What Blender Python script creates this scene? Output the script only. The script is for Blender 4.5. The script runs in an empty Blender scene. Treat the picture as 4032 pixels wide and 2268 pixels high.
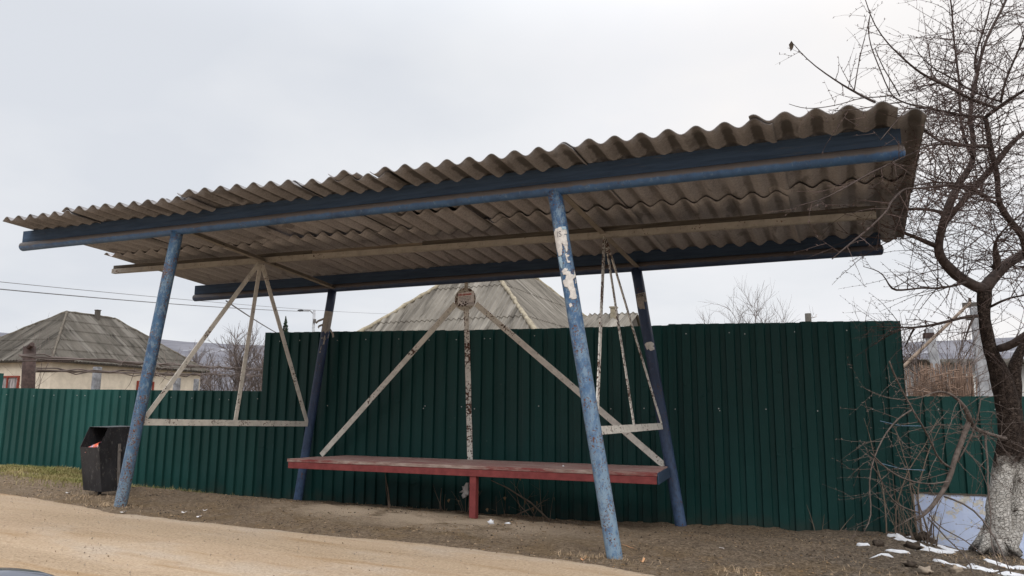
import bpy, math, random
from mathutils import Vector, Matrix, noise as mnoise

R = math.radians
random.seed(7)
scene = bpy.context.scene
COL = scene.collection

# ------------------------------------------------------------------ camera
cam_data = bpy.data.cameras.new("camera")
cam_data.lens = 26.9802
cam_data.sensor_width = 36.0
cam_data.clip_start = 0.05
cam_data.clip_end = 6000
cam = bpy.data.objects.new("camera", cam_data)
COL.objects.link(cam)
_r, _u, _b = [(0.912468, 0.409077, 0.007647), (0.059456, -0.151066, 0.986734), (0.404805, -0.899909, -0.162165)]
cam.matrix_world = Matrix(((_r[0], _u[0], _b[0], 5.7957), (_r[1], _u[1], _b[1], -5.1482), (_r[2], _u[2], _b[2], 0.9555), (0, 0, 0, 1)))
scene.camera = cam

# ------------------------------------------------------------------ world: overcast sky
SUN_EL, SUN_AZ = 42.0, 150.0     # azimuth measured clockwise from +Y
world = bpy.data.worlds.new("World")
scene.world = world
world.use_nodes = True
wt = world.node_tree
wt.nodes.clear()
def wn(t, **k):
    n = wt.nodes.new(t)
    for a, b in k.items(): setattr(n, a, b)
    return n
w_out = wn('ShaderNodeOutputWorld')
w_bg = wn('ShaderNodeBackground')
w_bg.inputs['Strength'].default_value = 0.1
sky = wn('ShaderNodeTexSky', sky_type='NISHITA')
sky.sun_disc = False
sky.sun_elevation = R(SUN_EL)
sky.sun_rotation = R(SUN_AZ)
sky.dust_density = 3.0
tc = wn('ShaderNodeTexCoord')
sep = wn('ShaderNodeSeparateXYZ')
wt.links.new(tc.outputs['Generated'], sep.inputs[0])
# cloud deck: projected on a plane overhead so that streaks flatten towards the horizon
zc = wn('ShaderNodeMath', operation='ADD'); zc.inputs[1].default_value = 0.22
wt.links.new(sep.outputs['Z'], zc.inputs[0])
zm = wn('ShaderNodeMath', operation='MAXIMUM'); zm.inputs[1].default_value = 0.05
wt.links.new(zc.outputs[0], zm.inputs[0])
dv = wn('ShaderNodeVectorMath', operation='DIVIDE')
comb = wn('ShaderNodeCombineXYZ')
for i in range(3): wt.links.new(zm.outputs[0], comb.inputs[i])
wt.links.new(tc.outputs['Generated'], dv.inputs[0]); wt.links.new(comb.outputs[0], dv.inputs[1])
cn = wn('ShaderNodeTexNoise'); cn.inputs['Scale'].default_value = 0.85; cn.inputs['Detail'].default_value = 5.0; cn.inputs['Roughness'].default_value = 0.5
wt.links.new(dv.outputs[0], cn.inputs['Vector'])
# brightness by direction: brighter to the right (behind thin cloud) and towards the zenith
dotr = wn('ShaderNodeVectorMath', operation='DOT_PRODUCT'); dotr.inputs[1].default_value = (0.85, 0.52, -0.05)
wt.links.new(tc.outputs['Generated'], dotr.inputs[0])
mr = wn('ShaderNodeMapRange'); mr.inputs['From Min'].default_value = -0.35; mr.inputs['From Max'].default_value = 0.95
wt.links.new(dotr.outputs['Value'], mr.inputs['Value'])
nz = wn('ShaderNodeMath', operation='MULTIPLY_ADD'); nz.inputs[1].default_value = 2.4; nz.inputs[2].default_value = -1.2
wt.links.new(cn.outputs['Fac'], nz.inputs[0])
ad = wn('ShaderNodeMath', operation='ADD'); ad.use_clamp = True
wt.links.new(mr.outputs[0], ad.inputs[0]); wt.links.new(nz.outputs[0], ad.inputs[1])
cr = wn('ShaderNodeValToRGB')
e = cr.color_ramp.elements
e[0].position = 0.0; e[0].color = (0.725, 0.755, 0.810, 1)
e[1].position = 1.0; e[1].color = (0.975, 0.950, 0.940, 1)
k = e.new(0.35); k.color = (0.820, 0.838, 0.872, 1)
k = e.new(0.7); k.color = (0.890, 0.895, 0.922, 1)
wt.links.new(ad.outputs[0], cr.inputs['Fac'])
zen = wn('ShaderNodeMapRange'); zen.interpolation_type = 'SMOOTHSTEP'
zen.inputs['From Min'].default_value = 0.42; zen.inputs['From Max'].default_value = 0.95
zen.inputs['To Min'].default_value = 9.3; zen.inputs['To Max'].default_value = 31.0
wt.links.new(sep.outputs['Z'], zen.inputs['Value'])
mul = wn('ShaderNodeVectorMath', operation='SCALE')
wt.links.new(cr.outputs['Color'], mul.inputs[0]); wt.links.new(zen.outputs[0], mul.inputs['Scale'])
mx = wn('ShaderNodeMix', data_type='RGBA'); mx.inputs[0].default_value = 0.97
wt.links.new(sky.outputs['Color'], mx.inputs[6]); wt.links.new(mul.outputs[0], mx.inputs[7])
wt.links.new(mx.outputs[2], w_bg.inputs['Color'])
wt.links.new(w_bg.outputs[0], w_out.inputs['Surface'])

# ------------------------------------------------------------------ sun (veiled)
sun_data = bpy.data.lights.new("sun", 'SUN')
sun_data.energy = 1.5
sun_data.angle = R(30)
sun_data.color = (1.0, 0.96, 0.9)
sun = bpy.data.objects.new("sun", sun_data)
COL.objects.link(sun)
_d = Vector((math.sin(R(SUN_AZ)) * math.cos(R(SUN_EL)), math.cos(R(SUN_AZ)) * math.cos(R(SUN_EL)), math.sin(R(SUN_EL))))
sun.rotation_euler = _d.to_track_quat('Z', 'Y').to_euler()

scene.view_settings.view_transform = 'Standard'
scene.view_settings.look = 'None'
scene.view_settings.exposure = 0.12
scene.view_settings.gamma = 1.0
scene.view_settings.use_curve_mapping = False
scene.cycles.max_bounces = 6
scene.cycles.diffuse_bounces = 4

# ------------------------------------------------------------------ materials
class Mat:
    """small node builder; coordinates are object coordinates (metres)"""
    def __init__(s, name, rough=0.7, spec=0.3, metallic=0.0):
        s.m = bpy.data.materials.new(name); s.m.use_nodes = True
        s.t = s.m.node_tree; s.b = s.t.nodes['Principled BSDF']
        s.b.inputs['Roughness'].default_value = rough
        s.b.inputs['Specular IOR Level'].default_value = spec
        s.b.inputs['Metallic'].default_value = metallic
        s.tc = s.t.nodes.new('ShaderNodeTexCoord')
        s.obj = s.tc.outputs['Object']
    def n(s, t, **k):
        n = s.t.nodes.new(t)
        for a, b in k.items(): setattr(n, a, b)
        return n
    def l(s, a, b): s.t.links.new(a, b)
    def map(s, scale=(1, 1, 1), rot=(0, 0, 0), loc=(0, 0, 0), src=None):
        n = s.n('ShaderNodeMapping')
        n.inputs['Scale'].default_value = scale; n.inputs['Rotation'].default_value = rot; n.inputs['Location'].default_value = loc
        s.l(src or s.obj, n.inputs[0]); return n.outputs[0]
    def noise(s, scale, detail=4, rough=0.55, vec=None, dist=0.0):
        n = s.n('ShaderNodeTexNoise')
        n.inputs['Scale'].default_value = scale; n.inputs['Detail'].default_value = detail; n.inputs['Roughness'].default_value = rough
        n.inputs['Distortion'].default_value = dist
        s.l(vec or s.obj, n.inputs['Vector']); return n.outputs['Fac']
    def voro(s, scale, vec=None, feature='F1', out='Distance', rnd=1.0):
        n = s.n('ShaderNodeTexVoronoi', feature=feature)
        n.inputs['Scale'].default_value = scale; n.inputs['Randomness'].default_value = rnd
        s.l(vec or s.obj, n.inputs['Vector']); return n.outputs[out]
    def ramp(s, fac, stops):
        n = s.n('ShaderNodeValToRGB'); e = n.color_ramp.elements
        while len(e) < len(stops): e.new(0.5)
        for i, (p, c) in enumerate(stops):
            e[i].position = p
            e[i].color = (c, c, c, 1) if isinstance(c, (int, float)) else (*c, 1)
        s.l(fac, n.inputs['Fac']); return n.outputs['Color']
    def mix(s, fac, a, b, blend='MIX'):
        n = s.n('ShaderNodeMix', data_type='RGBA', blend_type=blend)
        for sock, v in ((n.inputs[0], fac), (n.inputs[6], a), (n.inputs[7], b)):
            if isinstance(v, (int, float)): sock.default_value = v
            elif isinstance(v, tuple): sock.default_value = (*v, 1)
            else: s.l(v, sock)
        return n.outputs[2]
    def math(s, op, a, b=0.0, c=None, clamp=False):
        n = s.n('ShaderNodeMath', operation=op, use_clamp=clamp)
        for i, v in enumerate((a, b, c)):
            if v is None: continue
            if isinstance(v, (int, float)): n.inputs[i].default_value = v
            else: s.l(v, n.inputs[i])
        return n.outputs[0]
    def axis(s, i, src=None):
        n = s.n('ShaderNodeSeparateXYZ'); s.l(src or s.obj, n.inputs[0]); return n.outputs[i]
    def rng(s, v, a, b, lo=0.0, hi=1.0, smooth=True):
        n = s.n('ShaderNodeMapRange')
        if smooth: n.interpolation_type = 'SMOOTHSTEP'
        for k, x in (('From Min', a), ('From Max', b), ('To Min', lo), ('To Max', hi)): n.inputs[k].default_value = x
        s.l(v, n.inputs['Value']); return n.outputs[0]
    def col(s, c):
        if isinstance(c, tuple): s.b.inputs['Base Color'].default_value = (*c, 1)
        else: s.l(c, s.b.inputs['Base Color'])
        return s
    def rough(s, v): s.l(v, s.b.inputs['Roughness']); return s
    def bump(s, h, strength=0.5, dist=0.01):
        n = s.n('ShaderNodeBump'); n.inputs['Strength'].default_value = strength; n.inputs['Distance'].default_value = dist
        s.l(h, n.inputs['Height']); s.l(n.outputs[0], s.b.inputs['Normal']); return s

M = {}
def paint_blue(name, dark, mid, light, light_amt, rust_amt, zfade=None, dust=0.0):
    m = Mat(name, 0.5, 0.4)
    n1 = m.noise(4.5, 5, 0.6, m.map((1, 1, 0.45)))
    c = m.ramp(n1, [(0.3, dark), (0.5, mid), (0.7, dark)])
    n2 = m.noise(30, 7, 0.78, m.map((1, 1, 0.6)))
    la = m.rng(n2, 0.62 - light_amt * 0.35, 0.72 - light_amt * 0.3)
    if zfade:
        zz = m.math('ADD', m.axis(2), m.math('MULTIPLY', m.math('SUBTRACT', m.noise(3.0, 4), 0.5), 0.9))
        low = m.rng(zz, zfade[0], zfade[1], 1.0, 0.0)
        la = m.math('MAXIMUM', m.math('MULTIPLY', la, 0.75), m.math('MULTIPLY', low, m.rng(n2, 0.36, 0.56, 0.2, 1.0)), clamp=True)
    c = m.mix(la, c, light)
    v = m.noise(75, 4, 0.65)
    v2 = m.noise(7, 3, 0.6)
    rs = m.rng(m.math('ADD', v, m.math('MULTIPLY', v2, 0.55)), 1.01 - rust_amt * 0.19, 1.05 - rust_amt * 0.19)
    c = m.mix(rs, c, m.ramp(m.noise(60, 3), [(0.35, (0.045, 0.022, 0.014)), (0.65, (0.16, 0.06, 0.028))]))
    if dust > 0:   # brown dirt lying on the upper side of the pipe
        nn = m.n('ShaderNodeNewGeometry'); up = m.axis(2, nn.outputs['Normal'])
        d = m.rng(m.math('ADD', up, m.math('MULTIPLY', m.math('SUBTRACT', m.noise(14, 5, 0.7), 0.5), 0.7)), -0.30, 0.05)
        c = m.mix(m.math('MULTIPLY', d, dust), c, (0.12, 0.095, 0.075))
    m.col(c)
    m.bump(m.math('ADD', m.noise(70, 4, 0.65), m.math('MULTIPLY', rs, -0.5)), 0.45, 0.004)
    return m.m
M['post_front_right'] = paint_blue('paint_post_sky_blue', (0.022, 0.055, 0.13), (0.045, 0.112, 0.225), (0.175, 0.255, 0.335), 0.5, 0.78, (0.2, 2.0))
M['post_front_left'] = paint_blue('paint_post_mid_blue', (0.022, 0.055, 0.12), (0.045, 0.11, 0.205), (0.17, 0.235, 0.295), 0.42, 0.85, (-0.1, 1.2))
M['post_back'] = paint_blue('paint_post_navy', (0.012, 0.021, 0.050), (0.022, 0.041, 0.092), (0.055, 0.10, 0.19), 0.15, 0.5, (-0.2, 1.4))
M['beam_front'] = paint_blue('paint_beam_blue', (0.028, 0.066, 0.145), (0.05, 0.118, 0.24), (0.12, 0.19, 0.27), 0.2, 0.3, None, 0.9)
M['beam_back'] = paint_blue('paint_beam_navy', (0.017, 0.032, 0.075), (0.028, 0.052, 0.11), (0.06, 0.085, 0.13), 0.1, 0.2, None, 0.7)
def plank_blue(name, a, b, g):
    m = Mat(name, 0.75, 0.25)
    w = m.noise(9, 5, 0.65, m.map((0.35, 3, 5)))
    c = m.ramp(w, [(0.3, a), (0.6, b)])
    g2 = m.rng(m.noise(16, 6, 0.7, m.map((0.3, 2, 3))), 0.58, 0.72)
    c = m.mix(m.math('MULTIPLY', g2, 0.6), c, g)
    return m.col(c).bump(w, 0.5, 0.006).m
M['plank_front'] = plank_blue('painted_plank_blue', (0.023, 0.041, 0.073), (0.042, 0.070, 0.118), (0.085, 0.09, 0.10))
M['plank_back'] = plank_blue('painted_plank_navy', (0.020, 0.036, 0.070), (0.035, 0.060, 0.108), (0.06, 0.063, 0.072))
def white_bar(name, base, dirt, rust):
    m = Mat(name, 0.65, 0.3)
    c = m.ramp(m.noise(12, 5, 0.6), [(0.3, tuple(x * 0.72 for x in base)), (0.6, base)])
    c = m.mix(m.rng(m.noise(6, 5, 0.7), 0.55, 0.75, 0, dirt), c, (0.16, 0.14, 0.115))
    r = m.rng(m.math('ADD', m.noise(46, 4, 0.65), m.math('MULTIPLY', m.noise(5, 2), 0.5)), 0.99 - rust * 0.25, 1.03 - rust * 0.25)
    c = m.mix(r, c, m.ramp(m.noise(50, 2), [(0.3, (0.03, 0.016, 0.012)), (0.7, (0.12, 0.05, 0.03))]))
    return m.col(c).bump(m.math('SUBTRACT', m.noise(60, 4), m.math('MULTIPLY', r, 0.6)), 0.4, 0.003).m
M['white_bar'] = white_bar('chipped_white_paint', (0.68, 0.645, 0.585), 0.4, 0.5)
M['white_bar_rusty'] = white_bar('rusty_white_paint', (0.68, 0.65, 0.60), 0.4, 0.95)
M['white_disc'] = white_bar('weathered_white_plate', (0.50, 0.465, 0.41), 0.95, 0.7)
M['grey_bar'] = white_bar('dirty_grey_paint', (0.36, 0.335, 0.30), 0.7, 0.35)
M['rafter'] = white_bar('brown_grey_rafter_paint', (0.25, 0.225, 0.195), 0.8, 0.3)
def wood(name, a, b):
    m = Mat(name, 0.85, 0.15)
    w = m.noise(10, 6, 0.7, m.map((0.4, 5, 5)))
    return m.col(m.ramp(w, [(0.3, a), (0.65, b)])).bump(w, 0.7, 0.01).m
M['old_wood'] = wood('weathered_dark_wood', (0.04, 0.036, 0.032), (0.12, 0.108, 0.095))
M['pale_wood'] = wood('weathered_pale_wood', (0.10, 0.085, 0.07), (0.24, 0.205, 0.17))

def slate(name, lo, hi, moss=0.2):
    """UV: u = wave number, v = distance along the sheet in metres from the front eave line (y)"""
    m = Mat(name, 0.9, 0.12)
    uv = m.tc.outputs['UV']; U = m.axis(0, uv); V = m.axis(1, uv)
    n1 = m.noise(3.0, 6, 0.65, m.map((1, 0.5, 1)))
    c = m.ramp(n1, [(0.25, lo), (0.7, hi)])
    # every sheet weathers a little differently: broad warm and cool patches
    c = m.mix(m.rng(m.noise(1.1, 4, 0.6), 0.42, 0.7, 0, 0.38), c, (0.28, 0.235, 0.205))
    fine = m.noise(60, 6, 0.75)
    c = m.mix(0.45, c, m.ramp(fine, [(0.32, tuple(x * 0.5 for x in lo)), (0.66, tuple(min(1, x * 1.1) for x in hi))]))
    # soot and damp dirt in the wave hollows along the open eave
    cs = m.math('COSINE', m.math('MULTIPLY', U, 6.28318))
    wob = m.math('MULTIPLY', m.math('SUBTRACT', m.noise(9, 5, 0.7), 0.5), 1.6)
    hollow = m.rng(m.math('ADD', cs, wob), 0.15, 0.6)
    eave = m.math('MULTIPLY', m.rng(m.math('ADD', V, m.math('MULTIPLY', wob, 0.08)), -0.27, -0.22), m.rng(V, 0.05, -0.06))
    c = m.mix(m.math('MULTIPLY', m.math('MULTIPLY', hollow, eave), 0.72), c, (0.050, 0.048, 0.047))
    hollow_shade = m.math('MULTIPLY', m.rng(m.math('ADD', cs, m.math('MULTIPLY', wob, 0.6)), 0.25, 0.95), m.rng(m.noise(2.2, 4, 0.6, m.map((1, 0.4, 1))), 0.3, 0.55))  # recess shade of the wave hollows painted into the slate colour
    c = m.mix(m.math('MULTIPLY', hollow_shade, 0.6), c, (0.085, 0.078, 0.072))
    # general road grime on the open overhang and on the outermost sheet at the right end
    grime = m.math('MAXIMUM', m.rng(V, 0.04, -0.10), m.rng(U, 43.6, 44.8), clamp=True)
    c = m.mix(m.math('MULTIPLY', grime, 0.42), c, (0.085, 0.080, 0.076))
    s2 = m.noise(5.5, 3, 0.5, m.map((1.0, 0.35, 1.0)), 0.6)
    c = m.mix(m.rng(s2, 0.60, 0.68, 0, 0.45), c, (0.055, 0.051, 0.048))
    g = m.rng(m.noise(14, 5, 0.7), 0.66, 0.74, 0, moss)
    c = m.mix(g, c, (0.04, 0.05, 0.025))
    pores = m.rng(m.voro(120), 0.0, 0.22, 0.6, 1.0)
    c = m.mix(1.0, c, pores, 'MULTIPLY')
    return m.col(c).bump(m.math('ADD', fine, m.math('MULTIPLY', n1, 0.6)), 0.5, 0.004).m
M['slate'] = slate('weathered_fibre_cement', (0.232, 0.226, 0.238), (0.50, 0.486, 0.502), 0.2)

def steel_green(name, base, wear):
    m = Mat(name, 0.45, 0.18)
    n1 = m.noise(2.2, 5, 0.6, m.map((1, 1, 0.25)))
    c = m.ramp(n1, [(0.3, tuple(x * 0.8 for x in base)), (0.7, tuple(x * 1.15 for x in base))])
    oi = m.n('ShaderNodeObjectInfo'); c = m.mix(1.0, c, m.rng(oi.outputs['Random'], 0, 1, 0.80, 1.14, False), 'MULTIPLY')
    st = m.noise(26, 5, 0.7, m.map((1, 1, 0.06)))
    c = m.mix(m.rng(st, 0.5, 0.75, 0, wear), c, tuple(0.75 * x + 0.045 for x in base))
    zz = m.math('ADD', m.axis(2), m.math('MULTIPLY', m.math('SUBTRACT', m.noise(5, 4), 0.5), 0.5))
    c = m.mix(m.rng(zz, 0.06, -0.16, 0, 0.4), c, (0.05, 0.045, 0.036))
    spots = m.rng(m.noise(48, 3, 0.5), 0.74, 0.78, 0, 0.45)
    c = m.mix(spots, c, (0.16, 0.19, 0.17))
    m.col(c)
    m.rough(m.rng(n1, 0.3, 0.7, 0.36, 0.55))
    return m.bump(m.math('ADD', m.noise(3.5, 3), m.rng(m.noise(9, 2), 0.68, 0.8, 0, 0.6)), 0.4, 0.02).m
M['fence'] = steel_green('green_profiled_steel_shaded', (0.0082, 0.045, 0.042), 0.10)  # roof shade painted in: darker base than the same steel of the low fences
M['fence_low'] = steel_green('green_profiled_steel_low', (0.0125, 0.060, 0.054), 0.12)
def simple(name, c, rough=0.6, spec=0.3, metallic=0.0, var=0.25, scale=25, bump=0.2):
    m = Mat(name, rough, spec, metallic)
    f = m.noise(scale, 5, 0.6)
    m.col(m.ramp(f, [(0.3, tuple(x * (1 - var) for x in c)), (0.7, tuple(min(1, x * (1 + var)) for x in c))]))
    if bump: m.bump(f, bump, 0.004)
    return m.m
M['screw'] = simple('zinc_screw', (0.45, 0.47, 0.46), 0.4, 0.5, 0.6, 0.2)
M['paper'] = simple('dirty_paper', (0.50, 0.47, 0.44), 0.9, 0.1, 0, 0.2, 30)
M['paper_white'] = simple('white_paper', (0.74, 0.72, 0.72), 0.9, 0.1, 0, 0.1, 40)
def torn_paper(name, base):
    m = Mat(name, 0.9, 0.1)
    c = m.ramp(m.noise(40, 5, 0.7), [(0.3, tuple(x * 0.7 for x in base)), (0.6, base)])
    c = m.mix(m.rng(m.noise(120, 3), 0.66, 0.7, 0, 0.6), c, (0.12, 0.09, 0.07))
    return m.col(c).bump(m.noise(60, 4), 0.5, 0.003).m
M['poster'] = torn_paper('torn_poster_paper', (0.66, 0.63, 0.60))
M['notice'] = torn_paper('printed_notice_paper', (0.80, 0.76, 0.76))
M['poster_blue'] = torn_paper('torn_poster_pale_blue', (0.36, 0.50, 0.60))
M['poster_grey'] = torn_paper('torn_poster_grey', (0.34, 0.31, 0.28))
M['ink'] = simple('black_ink', (0.03, 0.03, 0.035), 0.9, 0.1, 0, 0.1)
M['ink_red'] = simple('red_ink', (0.45, 0.07, 0.06), 0.9, 0.1, 0, 0.1)
M['ink_grey'] = simple('grey_print', (0.20, 0.19, 0.20), 0.9, 0.1, 0, 0.3, 90)
def bench_mat(name, top):
    m = Mat(name, 0.7, 0.25)
    red = m.ramp(m.noise(14, 5, 0.6), [(0.3, (0.155, 0.033, 0.033)), (0.7, (0.235, 0.056, 0.054))])
    worn = m.ramp(m.noise(30, 5, 0.7, m.map((0.25, 3, 1))), [(0.35, (0.20, 0.13, 0.11)), (0.65, (0.40, 0.32, 0.28))])
    if top:
        f = m.rng(m.noise(9, 6, 0.75, m.map((0.22, 3.5, 1))), 0.38, 0.56, 0.0, 0.95)
    else:
        f = m.rng(m.noise(30, 5, 0.7), 0.66, 0.72, 0, 0.5)
        worn = (0.05, 0.03, 0.028)
    return m.col(m.mix(f, red, worn)).bump(m.noise(24, 5, 0.7, m.map((0.25, 3, 2))), 0.5, 0.006).m
M['bench_top'] = bench_mat('worn_red_plank', True)
M['bench_red'] = bench_mat('red_painted_steel', False)
def bin_mat():
    m = Mat('scratched_black_steel', 0.55, 0.4)
    c = m.ramp(m.noise(9, 5, 0.65, m.map((1, 1, 0.4))), [(0.3, (0.008, 0.008, 0.010)), (0.7, (0.028, 0.028, 0.032))])
    c = m.mix(m.rng(m.noise(38, 5, 0.75, m.map((1, 1, 0.35))), 0.55, 0.75, 0, 0.8), c, (0.17, 0.16, 0.15))
    c = m.mix(m.rng(m.noise(60, 3), 0.66, 0.74), c, (0.16, 0.11, 0.065))
    return m.col(c).bump(m.noise(20, 4), 0.3, 0.006).m
M['bin'] = bin_mat()
M['rust'] = simple('rusty_brown_steel', (0.055, 0.036, 0.032), 0.8, 0.25, 0, 0.5, 14, 0.4)
M['grey_steel'] = simple('grey_flat_steel', (0.10, 0.09, 0.085), 0.7, 0.3, 0, 0.4, 20, 0.3)

# ground: trampled brown soil with darker damp humus to the right and paler sandy dust near the bench
def ground_mat():
    m = Mat('trampled_soil', 0.95, 0.1)
    big = m.noise(0.9, 5, 0.6, None, 0.4)
    fine = m.noise(36, 9, 0.82, None, 0.6)
    grit = m.noise(110, 4, 0.7)
    c = m.ramp(fine, [(0.34, (0.052, 0.036, 0.024)), (0.5, (0.180, 0.132, 0.089)), (0.66, (0.38, 0.295, 0.212))])
    dark = m.ramp(fine, [(0.38, (0.024, 0.020, 0.016)), (0.52, (0.125, 0.103, 0.082)), (0.66, (0.30, 0.25, 0.20))])
    patch = m.noise(4.2, 7, 0.7, None, 0.5)
    c = m.mix(m.rng(patch, 0.50, 0.62, 0, 0.62), c, m.ramp(fine, [(0.34, (0.035, 0.026, 0.018)), (0.64, (0.20, 0.15, 0.105))]))
    x = m.axis(0); y = m.axis(1)
    rt = m.rng(m.math('ADD', x, m.math('MULTIPLY', m.math('SUBTRACT', big, 0.5), 4.0)), 3.6, 6.6)
    c = m.mix(m.math('MULTIPLY', rt, 0.8), c, dark)
    # pale trodden strip between road and bench
    px = m.math('MULTIPLY', m.rng(x, 0.2, 1.3), m.rng(x, 4.6, 2.6))
    py = m.math('MULTIPLY', m.rng(y, 0.25, 1.0), m.rng(y, 2.6, 1.6))
    pale = m.math('MULTIPLY', m.math('MULTIPLY', px, py), m.rng(m.noise(1.6, 6, 0.7), 0.36, 0.5))
    c = m.mix(m.math('MULTIPLY', pale, 0.85), c, m.ramp(grit, [(0.3, (0.31, 0.24, 0.17)), (0.7, (0.56, 0.455, 0.345))]))
    # rusty-ochre dead leaf mush along the road edge
    oc = m.math('MULTIPLY', m.math('MULTIPLY', m.rng(y, -0.5, 0.0), m.rng(y, 1.0, 0.3)), m.rng(m.noise(2.3, 5, 0.65), 0.46, 0.6))
    c = m.mix(m.math('MULTIPLY', oc, 0.55), c, m.ramp(fine, [(0.3, (0.075, 0.05, 0.028)), (0.7, (0.27, 0.185, 0.10))]))
    dots = m.rng(m.voro(85), 0.1, 0.25, 0.55, 1.0)
    c = m.mix(1.0, c, dots, 'MULTIPLY')
    far = m.rng(m.math('ABSOLUTE', y), 4, 30)
    c = m.mix(m.math('MULTIPLY', far, 0.7), c, (0.15, 0.13, 0.09))
    m.col(c)
    return m.bump(m.math('ADD', fine, m.math('MULTIPLY', grit, 0.5)), 0.9, 0.02).m
M['ground'] = ground_mat()
def road_mat():
    m = Mat('packed_sandy_road', 0.92, 0.12)
    st = m.map((0.35, 1.4, 1), (0, 0, R(-8)))
    n1 = m.noise(1.0, 6, 0.62, st, 0.3)
    fine = m.noise(60, 6, 0.7)
    c = m.ramp(n1, [(0.25, (0.235, 0.155, 0.095)), (0.5, (0.36, 0.262, 0.172)), (0.75, (0.415, 0.32, 0.228))])
    grey = m.rng(m.noise(1.5, 5, 0.6, m.map((0.6, 1.2, 1))), 0.5, 0.68, 0, 0.6)
    c = m.mix(grey, c, m.ramp(m.noise(90, 3), [(0.4, (0.26, 0.24, 0.22)), (0.6, (0.48, 0.415, 0.345))]))
    c = m.mix(0.45, c, m.ramp(fine, [(0.35, (0.20, 0.14, 0.085)), (0.62, (0.55, 0.43, 0.31))]))
    tr = m.rng(m.noise(1.5, 5, 0.65, m.map((0.3, 2.2, 1), (0, 0, R(-24)))), 0.51, 0.66, 0, 0.7)
    c = m.mix(tr, c, (0.27, 0.17, 0.085))
    rut = m.noise(1.0, 5, 0.6, m.map((0.10, 1.25, 1), (0, 0, R(3)), (0, .4, 0)))
    c = m.mix(m.rng(rut, 0.52, 0.64, 0, 0.62), c, m.ramp(fine, [(0.35, (0.19, 0.135, 0.085)), (0.65, (0.40, 0.30, 0.20))]))
    c = m.mix(m.rng(rut, 0.44, 0.34, 0, 0.4), c, (0.45, 0.375, 0.29))
    sp = m.rng(m.voro(26), 0.05, 0.09, 0.35, 1.0)
    c = m.mix(1.0, c, sp, 'MULTIPLY')
    return m.col(c).bump(m.math('ADD', fine, m.noise(12, 4)), 0.6, 0.012).m
M['road'] = road_mat()
def bark_mat():
    m = Mat('bark_with_whitewash', 0.9, 0.1)
    cracks = m.noise(26, 6, 0.75, m.map((1, 1, 0.8)))
    lam = m.noise(80, 5, 0.7, m.map((0.75, 0.75, 1.3)))
    c = m.ramp(cracks, [(0.3, (0.014, 0.010, 0.009)), (0.55, (0.065, 0.048, 0.040)), (0.75, (0.15, 0.115, 0.095))])
    warp = m.n('ShaderNodeVectorMath', operation='ADD'); nv = m.n('ShaderNodeTexNoise'); nv.inputs['Scale'].default_value = 14; nv.inputs['Detail'].default_value = 3
    m.l(m.obj, nv.inputs['Vector']); sc_ = m.n('ShaderNodeVectorMath', operation='SCALE'); sc_.inputs['Scale'].default_value = 0.07
    m.l(nv.outputs['Color'], sc_.inputs[0]); m.l(m.obj, warp.inputs[0]); m.l(sc_.outputs[0], warp.inputs[1])
    plate = m.voro(46, m.map((0.8, 0.8, 1.0), src=warp.outputs[0]), 'DISTANCE_TO_EDGE')
    plate2 = m.voro(105, m.map((0.7, 0.7, 1.3), src=warp.outputs[0]), 'DISTANCE_TO_EDGE')
    z = m.math('ADD', m.axis(2), m.math('MULTIPLY', m.math('SUBTRACT', m.noise(9, 5, 0.65), 0.5), 0.38))
    ww = m.rng(z, 0.56, 0.66, 1.0, 0.0)
    worn = m.noise(7, 6, 0.72)
    th = m.math('ADD', m.rng(worn, 0.52, 0.76, 0.0, 0.12), -0.014)
    chip = m.math('MULTIPLY', m.rng(m.math('SUBTRACT', plate, th), -0.012, 0.03), m.rng(m.math('SUBTRACT', plate2, m.math('MULTIPLY', th, 0.8)), -0.02, 0.05))
    wcol = m.ramp(m.noise(11, 6, 0.7), [(0.3, (0.48, 0.45, 0.41)), (0.62, (0.78, 0.75, 0.705))])
    c = m.mix(m.math('MULTIPLY', ww, m.math('MULTIPLY', chip, 0.93)), c, wcol)
    soil = m.rng(m.math('ADD', m.axis(2), m.math('MULTIPLY', m.noise(9, 3), 0.12)), -0.02, 0.1, 0.9, 0)
    c = m.mix(soil, c, (0.04, 0.032, 0.025))
    return m.col(c).bump(m.math('ADD', cracks, m.math('MULTIPLY', m.rng(plate, 0, .12), 0.7)), 1.0, 0.025).m
M['bark'] = bark_mat()
M['limb'] = simple('branch_bark', (0.062, 0.047, 0.042), 0.85, 0.15, 0, 0.5, 30, 0.6)
M['twig'] = simple('twig_bark', (0.085, 0.060, 0.054), 0.8, 0.2, 0, 0.45, 6, 0)
M['dry_twig'] = simple('dry_twig', (0.17, 0.13, 0.10), 0.85, 0.15, 0, 0.4, 8, 0)
M['far_twig'] = simple('far_twig', (0.13, 0.105, 0.095), 0.9, 0.1, 0, 0.35, 1, 0)
M['straw'] = simple('dry_straw', (0.42, 0.31, 0.20), 0.9, 0.1, 0, 0.4, 6, 0)
M['leaf'] = simple('dead_leaf', (0.24, 0.16, 0.09), 0.9, 0.1, 0, 0.5, 3, 0)
M['clod'] = simple('dark_clod', (0.060, 0.047, 0.037), 0.95, 0.1, 0, 0.4, 30, 0.5)
M['pebble'] = simple('pebble', (0.33, 0.27, 0.21), 0.85, 0.2, 0, 0.4, 12, 0.2)
M['snow'] = simple('old_snow', (0.66, 0.67, 0.70), 0.8, 0.2, 0, 0.08, 20, 0.4)
def grass_mat(name, a, b):
    m = Mat(name, 0.8, 0.2); return m.col(m.ramp(m.noise(2.5, 4, 0.6), [(0.35, a), (0.65, b)])).m
M['grass'] = grass_mat('winter_grass', (0.15, 0.155, 0.045), (0.34, 0.27, 0.13))
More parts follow.
